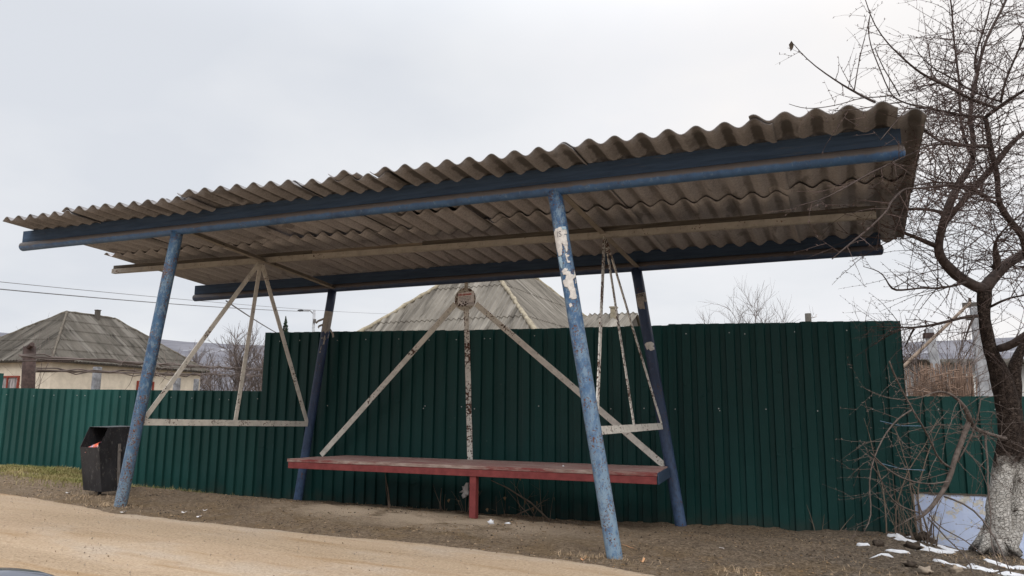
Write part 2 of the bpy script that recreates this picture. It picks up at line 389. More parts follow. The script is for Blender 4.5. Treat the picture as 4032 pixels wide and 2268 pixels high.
M['grey_post'] = simple('mottled_grey_post', (0.20, 0.205, 0.22), 0.9, 0.15, 0, 0.5, 9, 0.4)
M['concrete'] = simple('weathered_concrete', (0.34, 0.345, 0.36), 0.9, 0.15, 0, 0.3, 9, 0.4)
M['wire'] = simple('wire', (0.16, 0.16, 0.17), 0.6, 0.3, 0, 0.1)
def plaster(name, base, var=0.12):
    m = Mat(name, 0.9, 0.1)
    c = m.ramp(m.noise(2.5, 6, 0.65), [(0.3, tuple(x * (1 - var * 2) for x in base)), (0.6, base)])
    return m.col(c).bump(m.noise(20, 4), 0.2, 0.01).m
M['cream'] = plaster('cream_plaster', (0.60, 0.535, 0.44))
M['white_wall'] = plaster('whitewashed_wall', (0.56, 0.56, 0.55))
def blue_wall():
    m = Mat('flaking_pale_blue_limewash', 0.9, 0.1)
    c = m.ramp(m.noise(3.2, 5, 0.6), [(0.3, (0.42, 0.51, 0.73)), (0.7, (0.54, 0.61, 0.79))])
    fl = m.rng(m.noise(6.5, 8, 0.78), 0.535, 0.565)
    c = m.mix(fl, c, m.ramp(m.noise(30, 4), [(0.3, (0.44, 0.41, 0.35)), (0.7, (0.66, 0.63, 0.58))]))
    c = m.mix(m.rng(m.noise(16, 6, 0.75), 0.60, 0.68), c, (0.24, 0.22, 0.19))
    c = m.mix(m.rng(m.math('ADD', m.axis(2), m.math('MULTIPLY', m.noise(12, 4), .06)), .285, .31), c, (0.09, 0.075, 0.06))
    return m.col(c).bump(m.math('ADD', m.math('MULTIPLY', fl, -1.0), m.noise(30, 4)), 0.5, 0.006).m
M['blue_wall'] = blue_wall()
M['window_frame'] = simple('red_window_frame', (0.20, 0.035, 0.02), 0.6, 0.3, 0, 0.2)
M['white_frame'] = simple('white_window_frame', (0.62, 0.62, 0.60), 0.6, 0.3, 0, 0.15)
def glass():
    m = Mat('window_glass', 0.12, 0.5); return m.col((0.04, 0.045, 0.05)).m
M['glass'] = glass()
def curtain_glass():
    m = Mat('window_with_curtain', 0.25, 0.5)
    return m.col(m.ramp(m.noise(6, 3, 0.5, m.map((3, 3, 0.4))), [(0.4, (0.10, 0.09, 0.09)), (0.6, (0.34, 0.30, 0.30))])).m
M['curtain'] = curtain_glass()
def roof_far(name, a, b, lichen):
    """UV: u = metres along the eave, v = metres up the slope"""
    m = Mat(name, 0.92, 0.1); uv = m.tc.outputs['UV']
    c = m.ramp(m.noise(1.6, 6, 0.7, m.map((1, 0.35, 1), src=uv)), [(0.3, a), (0.68, b)])
    st = m.noise(5.5, 4, 0.7, m.map((1, 0.06, 1), src=uv))
    c = m.mix(m.rng(st, 0.35, 0.48, 0.75, 0), c, tuple(x * 0.45 for x in a))
    wide = m.noise(1.7, 3, 0.6, m.map((1, 0.10, 1), src=uv))
    c = m.mix(m.rng(wide, 0.34, 0.44, 0.6, 0), c, tuple(x * 0.7 for x in a))
    c = m.mix(m.rng(wide, 0.57, 0.64, 0, 0.55), c, tuple(min(1, 1.2 * x + 0.04) for x in b))
    c = m.mix(m.rng(st, 0.58, 0.72, 0, 0.7), c, tuple(min(1, 1.15 * x + 0.03) for x in b))
    c = m.mix(m.rng(m.noise(9, 6, 0.75), 0.6, 0.72, 0, 0.6), c, tuple(x * 0.4 for x in a))
    c = m.mix(m.rng(m.noise(14, 4, 0.7), 0.68, 0.74, 0, lichen), c, (0.30, 0.24, 0.14))
    return m.col(c).bump(m.noise(30, 4), 0.3, 0.01).m
M['roof_left'] = roof_far('grey_brown_slate_roof', (0.055, 0.050, 0.043), (0.135, 0.122, 0.105), 0.4)
M['roof_mid'] = roof_far('pale_grey_slate_roof', (0.098, 0.088, 0.075), (0.215, 0.196, 0.168), 0.4)
M['ridge'] = simple('lichened_mortar_ridge', (0.27, 0.235, 0.175), 0.95, 0.1, 0, 0.4, 8, 0.8)
M['ridge_dark'] = simple('dark_ridge_cap', (0.11, 0.096, 0.078), 0.95, 0.1, 0, 0.4, 8, 0.5)
def hill_mat():
    m = Mat('wooded_hill_with_snow', 0.95, 0.05)
    f = m.noise(0.035, 8, 0.75)
    c = m.ramp(f, [(0.35, (0.095, 0.095, 0.11)), (0.6, (0.165, 0.163, 0.18))])
    s = m.rng(m.noise(0.03, 8, 0.75, m.map((1, 1, 3.5))), 0.56, 0.64, 0, 0.45)
    z = m.rng(m.axis(2), 62, 45)
    c = m.mix(m.math('MULTIPLY', s, z), c, (0.62, 0.63, 0.66))
    return m.col(c).m
M['hill'] = hill_mat()
M['spruce'] = simple('spruce_needles', (0.025, 0.045, 0.028), 0.8, 0.2, 0, 0.4, 4, 0)
M['car_paint'] = None
def car_paint():
    m = Mat('dark_grey_car_paint', 0.28, 0.5, 0.35)
    m.b.inputs['Coat Weight'].default_value = 0.6
    return m.col((0.045, 0.055, 0.085)).m
M['car_paint'] = car_paint()
M['mirror'] = Mat('mirror_glass', 0.03, 0.5, 1.0).col((0.8, 0.82, 0.85)).m
M['rubber'] = simple('black_plastic', (0.015, 0.015, 0.017), 0.55, 0.35, 0, 0.1)
def wrapper():
    m = Mat('orange_snack_wrapper', 0.3, 0.5)
    c = m.ramp(m.voro(38, None, 'F1', 'Color'), [(0.35, (0.75, 0.13, 0.03)), (0.6, (0.70, 0.10, 0.04)), (0.78, (0.62, 0.58, 0.60))])
    c = m.mix(m.rng(m.noise(45, 2), 0.6, 0.64), c, (0.08, 0.12, 0.38))
    return m.col(c).m
M['wrapper'] = wrapper()
M['butt'] = simple('cigarette_end', (0.62, 0.34, 0.18), 0.9, 0.1, 0, 0.2)
M['bluecord'] = simple('pale_blue_twine', (0.20, 0.30, 0.42), 0.9, 0.1, 0, 0.1)
M['mud'] = simple('dried_mud', (0.15, 0.105, 0.065), 0.95, 0.1, 0, 0.4, 20, 0.4)
M['reed'] = simple('brown_reed', (0.22, 0.15, 0.112), 0.9, 0.1, 0, 0.5, 7, 0)
M['stand'] = simple('dull_grey_flat_bar', (0.16, 0.145, 0.135), 0.7, 0.3, 0, 0.3, 20, 0.3)
M['low_twig'] = simple('lit_dry_twig_bark', (0.115, 0.090, 0.078), 0.85, 0.15, 0, 0.4, 8, 0)  # light falling on the hanging twigs painted in as paler dry bark
M['low_limb'] = simple('lit_branch_bark', (0.11, 0.088, 0.077), 0.85, 0.15, 0, 0.45, 30, 0.6)  # hanging branches: lit look painted in, paler than the other limbs

# ------------------------------------------------------------------ mesh helpers
class MB:
    def __init__(s): s.v = []; s.f = []; s.uv = None
    def add(s, vs, fs):
        o = len(s.v); s.v += [tuple(v) for v in vs]; s.f += [tuple(i + o for i in f) for f in fs]; return s
    def tube(s, pts, rad, n=12, cap=True):
        pts = [Vector(p) for p in pts]
        if not isinstance(rad, (list, tuple)): rad = [rad] * len(pts)
        o = len(s.v); m = len(pts); up = None
        for i, p in enumerate(pts):
            t = (pts[min(i + 1, m - 1)] - pts[max(i - 1, 0)])
            t = t.normalized() if t.length > 1e-9 else Vector((0, 0, 1))
            if up is None:
                a = Vector((0, 0, 1)) if abs(t.z) < 0.9 else Vector((1, 0, 0))
                up = t.cross(a).normalized()
            else:
                up = (up - t * up.dot(t))
                up = up.normalized() if up.length > 1e-6 else t.orthogonal().normalized()
            w = t.cross(up)
            for k in range(n):
                a = 2 * math.pi * k / n
                s.v.append(tuple(p + (up * math.cos(a) + w * math.sin(a)) * rad[i]))
        for i in range(m - 1):
            for k in range(n):
                k2 = (k + 1) % n
                s.f.append((o + i * n + k, o + i * n + k2, o + (i + 1) * n + k2, o + (i + 1) * n + k))
        if cap and n > 2:
            s.f.append(tuple(o + k for k in range(n))[::-1])
            s.f.append(tuple(o + (m - 1) * n + k for k in range(n)))
        return s
    def bar(s, a, b, w, t, side=None):
        """rectangular bar from a to b; w measured along 'side', t across"""
        a = Vector(a); b = Vector(b); d = (b - a).normalized()
        side = Vector(side) if side is not None else Vector((1, 0, 0))
        x = (side - d * side.dot(d)).normalized(); y = d.cross(x)
        vs = [p + x * (i * w / 2) + y * (j * t / 2) for p in (a, b) for i, j in ((-1, -1), (1, -1), (1, 1), (-1, 1))]
        return s.add(vs, [(3, 2, 1, 0), (4, 5, 6, 7), (0, 1, 5, 4), (1, 2, 6, 5), (2, 3, 7, 6), (3, 0, 4, 7)])
    def box(s, lo, hi):
        x0, y0, z0 = lo; x1, y1, z1 = hi
        vs = [(x, y, z) for z in (z0, z1) for x, y in ((x0, y0), (x1, y0), (x1, y1), (x0, y1))]
        return s.add(vs, [(3, 2, 1, 0), (4, 5, 6, 7), (0, 1, 5, 4), (1, 2, 6, 5), (2, 3, 7, 6), (3, 0, 4, 7)])
    def hexa(s, b, t):
        vs = list(b) + list(t)
        return s.add(vs, [(3, 2, 1, 0), (4, 5, 6, 7), (0, 1, 5, 4), (1, 2, 6, 5), (2, 3, 7, 6), (3, 0, 4, 7)])
    def prism(s, poly, dirv):
        """extrude a planar polygon (list of 3D points) along dirv"""
        n = len(poly); d = Vector(dirv)
        vs = [Vector(p) for p in poly] + [Vector(p) + d for p in poly]
        return s.add(vs, [tuple(range(n))[::-1], tuple(range(n, 2 * n))] + [(i, (i + 1) % n, (i + 1) % n + n, i + n) for i in range(n)])
    def blob(s, c, r, seed=0, n=8, m=5, rough=0.25):
        c = Vector(c); o = len(s.v); rx, ry, rz = r if isinstance(r, (tuple, list)) else (r, r, r)
        for j in range(m + 1):
            th = math.pi * j / m
            for i in range(n):
                a = 2 * math.pi * i / n
                d = Vector((math.sin(th) * math.cos(a), math.sin(th) * math.sin(a), math.cos(th)))
                q = 1 + rough * mnoise.noise(d * 1.7 + Vector((seed * 3.1, seed, 0)))* 2
                s.v.append((c.x + d.x * rx * q, c.y + d.y * ry * q, c.z + d.z * rz * q))
        for j in range(m):
            for i in range(n):
                s.f.append((o + j * n + i, o + (j + 1) * n + i, o + (j + 1) * n + (i + 1) % n, o + j * n + (i + 1) % n))
        return s
    def build(s, name, mat, parent=None, smooth=False, bevel=0.0):
        me = bpy.data.meshes.new(name); me.from_pydata(s.v, [], s.f); me.update()
        o = bpy.data.objects.new(name, me); COL.objects.link(o)
        if mat: me.materials.append(mat)
        if s.uv:
            ul = me.uv_layers.new(name='uv').data
            for lp in me.loops: ul[lp.index].uv = s.uv[lp.vertex_index]
        if smooth:
            for p in me.polygons: p.use_smooth = True
        if bevel:
            b = o.modifiers.new("bevel", 'BEVEL'); b.width = bevel; b.segments = 2; b.limit_method = 'ANGLE'
        if parent is not None: attach(o, parent)
        return o

def attach(o, parent):
    o.parent = parent
    off = Vector((0, 0, 0)); p = parent
    while p is not None:
        off += p.location; p = p.parent
    o.matrix_parent_inverse = Matrix.Translation(-off) if parent.type == 'EMPTY' else Matrix.Identity(4)
def tag(o, label=None, cat=None, group=None, kind=None):
    if label: o['label'] = label
    if cat: o['category'] = cat
    if group: o['group'] = group
    if kind: o['kind'] = kind
    return o
def thing(name, label, cat, loc, group=None):
    o = bpy.data.objects.new(name, None); COL.objects.link(o); o.location = loc
    o.empty_display_size = 0.2
    return tag(o, label, cat, group)
def lerp(a, b, t): return a + (b - a) * t
def interp(x, xs, ys):
    if x <= xs[0]: return ys[0]
    for i in range(1, len(xs)):
        if x <= xs[i]: return lerp(ys[i - 1], ys[i], (x - xs[i - 1]) / (xs[i] - xs[i - 1]))
    return ys[-1]
def sm(a, b, x):
    t = min(max((x - a) / (b - a), 0), 1); return t * t * (3 - 2 * t)
def nz(x, y, s=1.0, z=0.0): return mnoise.noise(Vector((x * s, y * s, z)))

# ------------------------------------------------------------------ ground and road
GX = [-60, -5.6, -4.05, -3.6, -2.76, -1.35, .9, 3, 4.4, 5.95, 6.23, 6.48, 7, 9, 40]
GZ = [.05, .03, .041, -.043, -.126, -.118, -.102, -.135, -.109, -.094, -.129, -.185, -.285, -.35, -.35]
EX = [-60, -12, -6, -3.3, -2.3, -1.2, -.12, .76, 1.7, 2.95, 3.6, 4.17, 4.62, 5.2, 6.0, 7.5, 10, 60]
EY = [9, 3.2, 1.5, .45, .08, -.05, -.26, -.22, -.23, -.11, -.12, -.15, -.30, -.75, -1.5, -2.6, -3.6, -5]
def G0(x, y):
    g0 = .085 - .02 * (min(max(x, -3.5), 7) + .4)
    s = min(max((y - 1.2) / 1.4, 0), 1)
    return lerp(g0, interp(x, GX, GZ), s)
def edge(x): return interp(x, EX, EY) + 0.045 * nz(x, 0, 2.1) + 0.03 * nz(x, 3, 6) + 0.014 * nz(x, 8, 17)
def G(x, y):
    z = G0(x, y)
    on = sm(0.05, 0.5, y - interp(x, EX, EY))
    near = 1 - sm(9, 16, abs(x)) ; near *= 1 - sm(3.5, 6, abs(y))
    rt = sm(4.0, 6.5, x)
    z += on * near * (0.022 * nz(x, y, 2.3) + (0.019 + 0.012 * rt) * nz(x, y, 6.5, 4) + (0.009 + 0.012 * rt) * nz(x, y, 17, 9))
    z += 0.10 * math.exp(-((x - 6.68) ** 2 + (y - 1.95) ** 2) / 0.07)      # root mound
    for px_, py_ in ((-.40, -.01), (4.23, .05), (-.34, 2.36), (4.19, 2.31)):
        q_ = ((x - px_) ** 2 + (y - py_) ** 2) / .012
        if q_ < 9: z += (.020 + .010 * nz(x, y, 14)) * math.exp(-q_)
    z += 0.05 * math.exp(-((x - 6.05) ** 2 / 0.05 + (y - 2.65) ** 2 / 0.02))
    z += 0.07 * sm(-3.0, -4.0, x) * sm(1.2, 2.0, y) * (1 - sm(3, 6, y)) * near
    return z
def axis_list(lo, hi, step, far):
    a = []; x = lo
    while x < hi: a.append(x); x += step
    s = step; q = [hi]
    while q[-1] < far: s *= 1.45; q.append(q[-1] + s)
    s = step; p = [lo]
    while p[-1] > -far: s *= 1.45; p.append(p[-1] - s)
    return p[:0:-1] + a + q
gx = axis_list(-6.5, 8.0, 0.045, 3000); gy = axis_list(-0.7, 3.15, 0.045, 3000)
g = MB()
for y in gy:
    for x in gx:
        far = sm(12, 60, math.hypot(x, y))
        g.v.append((x, y, G(x, y) - 0.03 * (1 - sm(-.12, .02, y - edge(x))) * (1 - far)))
nxx = len(gx)
g.f = [(j * nxx + i, j * nxx + i + 1, (j + 1) * nxx + i + 1, (j + 1) * nxx + i) for j in range(len(gy) - 1) for i in range(nxx - 1)]
go = g.build('ground', M['ground'], None, True); tag(go, kind='structure')

rd = MB(); rx = []
x = -40.0
while x < 30:
    rx.append(x); x += 0.06 if -5 < x < 7 else 1.0
rows = [0, .03, .08, .16, .3, .5, .8, 1.2, 1.7, 2.3, 3.0, 4, 5.5, 7.5]
for x in rx:
    e = edge(x)
    for k, d in enumerate(rows):
        y = e - d
        z = G0(x, y) + 0.006 + 0.004 * nz(x, y, 3, 2) * (d > .05) + 0.006 * nz(x, y, .9, 7)
        z += -0.02 * (k == 0)
        rd.v.append((x, y, z))
nr = len(rows)
rd.f = [(i * nr + j, i * nr + j + 1, (i + 1) * nr + j + 1, (i + 1) * nr + j) for i in range(len(rx) - 1) for j in range(nr - 1)]
tag(rd.build('road', M['road'], None, True), kind='structure')

# far wooded ridge with thin snow, a closed long mound of earth
hb = MB(); HN = 90
for i in range(HN + 1):
    a = R(-88 + 118 * i / HN)
    for j, (rr, hh) in enumerate(((420, -2), (560, 30), (700, 62), (820, 78), (950, 86), (1200, 84), (1500, -2))):
        x, y = math.sin(a) * rr, math.cos(a) * rr
        h = hh * (1 + 0.10 * nz(x, y, .004) + 0.02 * nz(x, y, .02)) * (0.92 - 0.32 * sm(10, 30, math.degrees(a))) if hh > 0 else hh
        hb.v.append((x, y, h))
hb.f = [(i * 7 + j, i * 7 + j + 1, (i + 1) * 7 + j + 1, (i + 1) * 7 + j) for i in range(HN) for j in range(6)]
tag(hb.build('hill', M['hill'], None, True), kind='structure')

# ------------------------------------------------------------------ bus shelter
SH = thing('bus_shelter', 'blue steel pipe bus shelter with a sagging corrugated roof on four splayed posts', 'bus shelter', (1.9, 1.15, 0.0))
L_ = 3.8435
def Hf(x): return 2.626 - .0413 * (x - L_ / 2) / L_
def Hb(x): return 2.626 - .0766 * 2.3559 - .0071 * (x - L_ / 2) / L_
def Hm(x): return 2.517 - .0634 * (x - L_ / 2) / L_
def pipe_pts(a, b, n=14, wob=0.003, seed=0):
    a = Vector(a); b = Vector(b)
    return [a.lerp(b, i / n) + Vector((mnoise.noise(Vector((i * .4, seed, 0))), mnoise.noise(Vector((seed, i * .4, 3))), mnoise.noise(Vector((i * .4, 1, seed))))) * wob for i in range(n + 1)]
posts = {
 'FL': ((0.01, 0, Hf(0) - .02), (-.406, -.02, .096), 'post_front_left', .0545),
 'FR': ((3.82, 0, Hf(L_) - .02), (4.231, .05, .004), 'post_front_right', .0545),
 'BL': ((.025, 2.36, Hb(0) - .02), (-.346, 2.37, -.077), 'post_back', .052),
 'BR': ((3.80, 2.36, Hb(L_) - .02), (4.193, 2.31, -.049), 'post_back', .054)}
POST = {}
plab = {'FL': 'mid blue post speckled with rust beside the black bin', 'FR': 'sky blue flaking post carrying torn white posters',
        'BL': 'navy post with a hanging torn paper notice at the left', 'BR': 'navy post with torn poster scraps at the right'}
for k, (t, b, mt, r) in posts.items():
    t = Vector(t); b = Vector(b); b2 = b + (b - t).normalized() * 0.12
    o = MB().tube(pipe_pts(t, b2, 18), r, 24).build('post', M[mt], SH, True)
    o['label'] = plab[k]; POST[k] = (t, b, r, o)
# front and back beams: pipe with a plank on top
def beam(x0, x1, y, H, r, mp, mpl, yo, ph):
    n = 16
    pts = [(lerp(x0, x1, i / n), y, H(lerp(x0, x1, i / n)) + .003 * nz(i * .5, y)) for i in range(n + 1)]
    mb = MB().tube(pts, r, 20)
    # hemispherical welded ends
    for xe, sgn in ((x0, -1), (x1, 1)):
        q = [(xe + sgn * r * .45 * s_, y, H(xe)) for s_ in (0, .5, .85, 1)]
        mb.tube(q, [r, r * .86, r * .5, r * .1], 20)
    mb.build('beam_pipe', M[mp], SH, True)
    pl = MB(); o = 0
    m = 40
    for i in range(m + 1):
        x = lerp(x0 + .01, x1, i / m); w = .004 * nz(x, 5, 3)
        zb = H(x) + r - .004; zt = zb + ph + .003 * nz(x, 2, 2)
        pl.v += [(x, y + yo - .025 + w, zb), (x, y + yo - .025 + w, zt), (x, y + yo + .03 + w, zt), (x, y + yo + .03 + w, zb)]
        if i:
            a = (i - 1) * 4
            pl.f += [(a + k, a + (k + 1) % 4, a + 4 + (k + 1) % 4, a + 4 + k) for k in range(4)]
    pl.f += [(0, 3, 2, 1), (m * 4, m * 4 + 1, m * 4 + 2, m * 4 + 3)]
    pl.build('beam_plank', M[mpl], SH, False)
beam(-2.2219, 6.126, 0, Hf, .047, 'beam_front', 'plank_front', .004, .118)
beam(-2.2163, 6.0517, 2.36, Hb, .047, 'beam_back', 'plank_back', -.004, .115)
# middle beam: steel angle below an old plank laid in two lengths
YM = 1.14
def angle_bar(mb, a, b, w, t, s1, s2):
    a = Vector(a); b = Vector(b); s1 = Vector(s1).normalized(); s2 = Vector(s2).normalized()
    mb.bar(a + s1 * w / 2, b + s1 * w / 2, w, t, s1)
    mb.bar(a + s2 * w / 2, b + s2 * w / 2, w, t * .98, s2)
    return mb
angle_bar(MB(), (-2.2978, YM, Hm(-2.2978)), (5.9939, YM, Hm(5.9939)), .05, .005, (0, 1, 0), (0, 0, 1)).build('middle_angle', M['grey_bar'], SH)
def wob_plank(name, x0, x1, yc, hw, z0, h, mat, Hfn):
    pl = MB(); m = 30
    for i in range(m + 1):
        x = lerp(x0, x1, i / m); w = .006 * nz(x, 1, 2.2); zb = Hfn(x) + z0; zt = zb + h + .006 * nz(x, 8, 3)
        pl.v += [(x, yc - hw + w, zb), (x, yc - hw + w, zt), (x, yc + hw + w, zt), (x, yc + hw + w, zb)]
        if i:
            a = (i - 1) * 4; pl.f += [(a + k, a + (k + 1) % 4, a + 4 + (k + 1) % 4, a + 4 + k) for k in range(4)]
    pl.f += [(0, 3, 2, 1), (m * 4, m * 4 + 1, m * 4 + 2, m * 4 + 3)]
    return pl.build(name, mat, SH)
wob_plank('middle_plank', -2.28, .66, YM + .035, .03, .006, .085, M['old_wood'], Hm)
wob_plank('middle_plank', .668, 2.0, YM + .035, .03, .006, .075, M['pale_wood'], Hm)
wob_plank('middle_plank', 2.003, 5.99, YM + .035, .03, .006, .088, M['old_wood'], Hm)
# rafters: flat angle irons from front post head to back post head, passing just under the middle beam
for x0, x1 in ((.03, .045), (3.82, 3.80)):
    angle_bar(MB(), (x0, .03, Hf(x0) - .005), (x1, 2.33, Hb(x1) - .012), .05, .006, (1, 0, 0), (0, 0, 1)).build('rafter', M['rafter'], SH)

# side trusses and back truss (flat white bars)
def flat(a, b, mat='white_bar', w=.055, t=.007, side=(1, 0, 0), name='brace'):
    a = Vector(a); b = Vector(b); mb = MB(); n = 10
    d = (b - a).normalized(); s = Vector(side); s = (s - d * s.dot(d)).normalized(); y = d.cross(s)
    for i in range(n + 1):
        p = a.lerp(b, i / n) + y * (.003 * nz(i * .7, a.x + b.z)) + s * (.002 * nz(i * .9, a.y))
        mb.v += [tuple(p + s * (u * w / 2) + y * (v * t / 2)) for u, v in ((-1, -1), (1, -1), (1, 1), (-1, 1))]
        if i:
            o = (i - 1) * 4; mb.f += [(o + k, o + (k + 1) % 4, o + 4 + (k + 1) % 4, o + 4 + k) for k in range(4)]
    mb.f += [(3, 2, 1, 0), (n * 4, n * 4 + 1, n * 4 + 2, n * 4 + 3)]
    return mb.build(name, M[mat], SH)
def at_z(k, z, off=0):
    t, b, r, _ = POST[k]; return t + (b - t) * ((t.z - z) / (t.z - b.z)) + Vector((0, off, 0))
for kf, kb, ap, z0, mats in (('FL', 'BL', (-.005, YM, 2.525), .857, ('white_bar', 'white_bar', 'white_bar')), ('FR', 'BR', (3.855, YM, 2.468), .845, ('white_bar', 'white_bar_rusty', 'white_bar_rusty'))):
    ap = Vector(ap); zf = z0 ; zb = .823 if kf == 'FL' else .852
    F_ = at_z(kf, zf, .045); B_ = at_z(kb, zb, -.045)
    sd = (1, 0, 0)
    # plane of the truss: bars show their broad face along the x direction
    nrm = (B_ - F_).cross(ap - F_).normalized()
    def br(a, b, m, w=.05):
        d = (b - a).normalized(); s = nrm.cross(d)
        return flat(a, b, m, w, .008, s)
    o = br(F_, B_, mats[0], .06); o['label'] = 'horizontal white tie bar between a front and a back post'
    br(F_ + Vector((0, .02, .02)), ap + Vector((0, -.03, 0)), mats[1])
    mid = F_.lerp(B_, .5)
    br(mid + Vector((0, 0, .02)), ap, mats[2])
    br(B_ + Vector((0, -.02, .02)), ap + Vector((0, .03, 0)), mats[1])
YB = 2.325
DC = Vector((1.871, YB, 2.208))
flat((1.745, YB, 2.165), (-.0, YB, .463), 'white_bar', .062, .008, (.7, 0, -.7))
flat((2.0, YB, 2.15), (4.05, YB, .48), 'white_bar', .062, .008, (.7, 0, .7))
flat((1.882, YB, 2.10), (1.96, YB, .455), 'white_bar_rusty', .062, .008, (1, 0, 0))
dm = MB(); n = 40
ring = [(DC.x + .13 * math.cos(2 * math.pi * i / n), YB - .006, DC.z + .13 * math.sin(2 * math.pi * i / n)) for i in range(n)]
dm.prism(ring, (0, -.008, 0))
disc = dm.build('notice_plate', M['white_disc'], SH, False)
flat((1.871, YB + .008, 2.40), (1.871, YB + .008, 2.30), 'white_disc', .04, .006, (1, 0, 0), 'hanger')
# printed notice glued on the round plate
def sub(o, parent): attach(o, parent); return o
yn = YB - .017
nt = MB(); cx, cz = DC.x + .012, DC.z + .005
nt.prism([(cx - .100, yn, cz - .075), (cx + .098, yn, cz - .078), (cx + .103, yn, cz + .080), (cx - .097, yn, cz + .066)], (0, -.001, 0))
notice = nt.build('notice', M['notice'], disc)
notice['label'] = 'white printed notice with a red heading'
# text meshes
def text_tris(txt, size, bold=0.0):
    cu = bpy.data.curves.new('t', 'FONT'); cu.body = txt; cu.size = size; cu.align_x = 'CENTER'; cu.align_y = 'CENTER'; cu.offset = bold
    cu.resolution_u = 3
    o = bpy.data.objects.new('t', cu); COL.objects.link(o)
    dg = bpy.context.evaluated_depsgraph_get()
    me = bpy.data.meshes.new_from_object(o.evaluated_get(dg))
    vs = [tuple(v.co) for v in me.vertices]; fs = [tuple(p.vertices) for p in me.polygons]
    bpy.data.objects.remove(o); bpy.data.meshes.remove(me); bpy.data.curves.remove(cu)
    return vs, fs
def plane_text(txt, size, c, mat, parent, name, tilt=0.0, sx=1.0, bold=0.0):
    vs, fs = text_tris(txt, size, bold)
    ct, st = math.cos(tilt), math.sin(tilt)
    mb = MB(); mb.add([(c[0] + (v[0] * sx * ct - v[1] * st), c[1], c[2] + (v[0] * sx * st + v[1] * ct)) for v in vs], fs)
    return mb.build(name, mat, parent)
plane_text('Объявление', .034, (cx - .012, yn - .0025, cz + .047), M['ink_red'], notice, 'heading', .055, .80, .0012)
lines = MB()
for j, (w0, w1) in enumerate(((-.085, .062), (-.082, .060), (-.080, .062), (-.068, .045))):
    z = cz + .022 - j * .0165; xx = cx + w0
    while xx < cx + w1:
        ww = random.uniform(.010, .024)
        tz = z + (xx - cx) * .05
        lines.prism([(xx, yn - .002, tz - .0035), (min(xx + ww, cx + w1), yn - .002, tz - .0035), (min(xx + ww, cx + w1), yn - .002, tz + .0035), (xx, yn - .002, tz + .0035)], (0, -.0004, 0))
        xx += ww + .005
lines.build('print_lines', M['ink_grey'], notice)
tears = MB()
for j in range(7):
    xx = cx + .030 + j * .009
    tears.prism([(xx, yn - .002, cz - .072), (xx + .003, yn - .002, cz - .072), (xx + .004, yn - .002, cz - .042), (xx + .001, yn - .002, cz - .040)], (0, -.0004, 0))
tears.build('tear_off_strips', M['ink_grey'], notice)
# rust-eaten holes in the lower half of the notice
rs = MB(); random.seed(5)
for j in range(16):
    a = random.uniform(0, 6.28); px = cx + random.uniform(-.09, .03); pz = cz + random.uniform(-.085, -.03)
    r0 = random.uniform(.004, .014)
    poly = [(px + r0 * math.cos(t_) * random.uniform(.6, 1.4), yn - .0026 - j * 1e-5, pz + r0 * .7 * math.sin(t_) * random.uniform(.6, 1.4)) for t_ in [2 * math.pi * q / 9 for q in range(9)]]
    rs.prism(poly, (0, -.0003, 0))
rs.build('rust_stain', M['rust'], notice)

# torn posters wrapped round the posts
def wrap(post, z0, outline, mat, name, lift=.0035, label=None, nu=22, nv=40):
    """outline: polygon in (angle-arc metres u, height v) measured from height z0 on the post; u = 0 faces the camera"""
    t, b, r, po = POST[post]
    ax = (t - b).normalized()
    base = t + (b - t) * ((t.z - z0) / (t.z - b.z))
    view = Vector((5.7957, -5.1482, .9555)) - base
    fx = (view - ax * view.dot(ax)).normalized(); fy = ax.cross(fx)
    us = [p[0] for p in outline]; vs_ = [p[1] for p in outline]
    u0, u1, v0, v1 = min(us), max(us), min(vs_), max(vs_)
    def inside(u, v):
        c = False; n = len(outline)
        for i in range(n):
            x1, y1 = outline[i]; x2, y2 = outline[(i + 1) % n]
            if (y1 > v) != (y2 > v) and u < (x2 - x1) * (v - y1) / (y2 - y1) + x1: c = not c
        return c
    def P(u, v, l=lift):
        a = u / r
        return base + ax * v + (fx * math.cos(a) + fy * math.sin(a)) * (r + l)
    mb = MB(); idx = {}
    def vid(i, j):
        if (i, j) not in idx:
            u = lerp(u0, u1, i / nu); v = lerp(v0, v1, j / nv)
            idx[(i, j)] = len(mb.v); mb.v.append(tuple(P(u, v, lift + .0012 * nz(u * 60, v * 60))))
        return idx[(i, j)]
    for i in range(nu):
        for j in range(nv):
            u = lerp(u0, u1, (i + .5) / nu); v = lerp(v0, v1, (j + .5) / nv)
            if inside(u + .003 * nz(u * 300, v * 300), v + .003 * nz(v * 300, u * 300, 1, 5)): mb.f.append((vid(i, j), vid(i + 1, j), vid(i + 1, j + 1), vid(i, j + 1)))
    o = mb.build(name, mat, None, True)
    sd = o.modifiers.new('thickness', 'SOLIDIFY'); sd.thickness = .0008
    attach(o, po)
    if label: o['label'] = label
    return o, P
def wrap_text(P, txt, size, u, v, mat, parent, sx=1.0, tilt=0.0, bold=0.0):
    vs, fs = text_tris(txt, size, bold)
    ct, st = math.cos(tilt), math.sin(tilt)
    mb = MB(); mb.add([tuple(P(u + (q[0] * sx * ct - q[1] * st), v + (q[0] * sx * st + q[1] * ct), .0062)) for q in vs], fs)
    o = mb.build('lettering', mat); attach(o, parent); return o
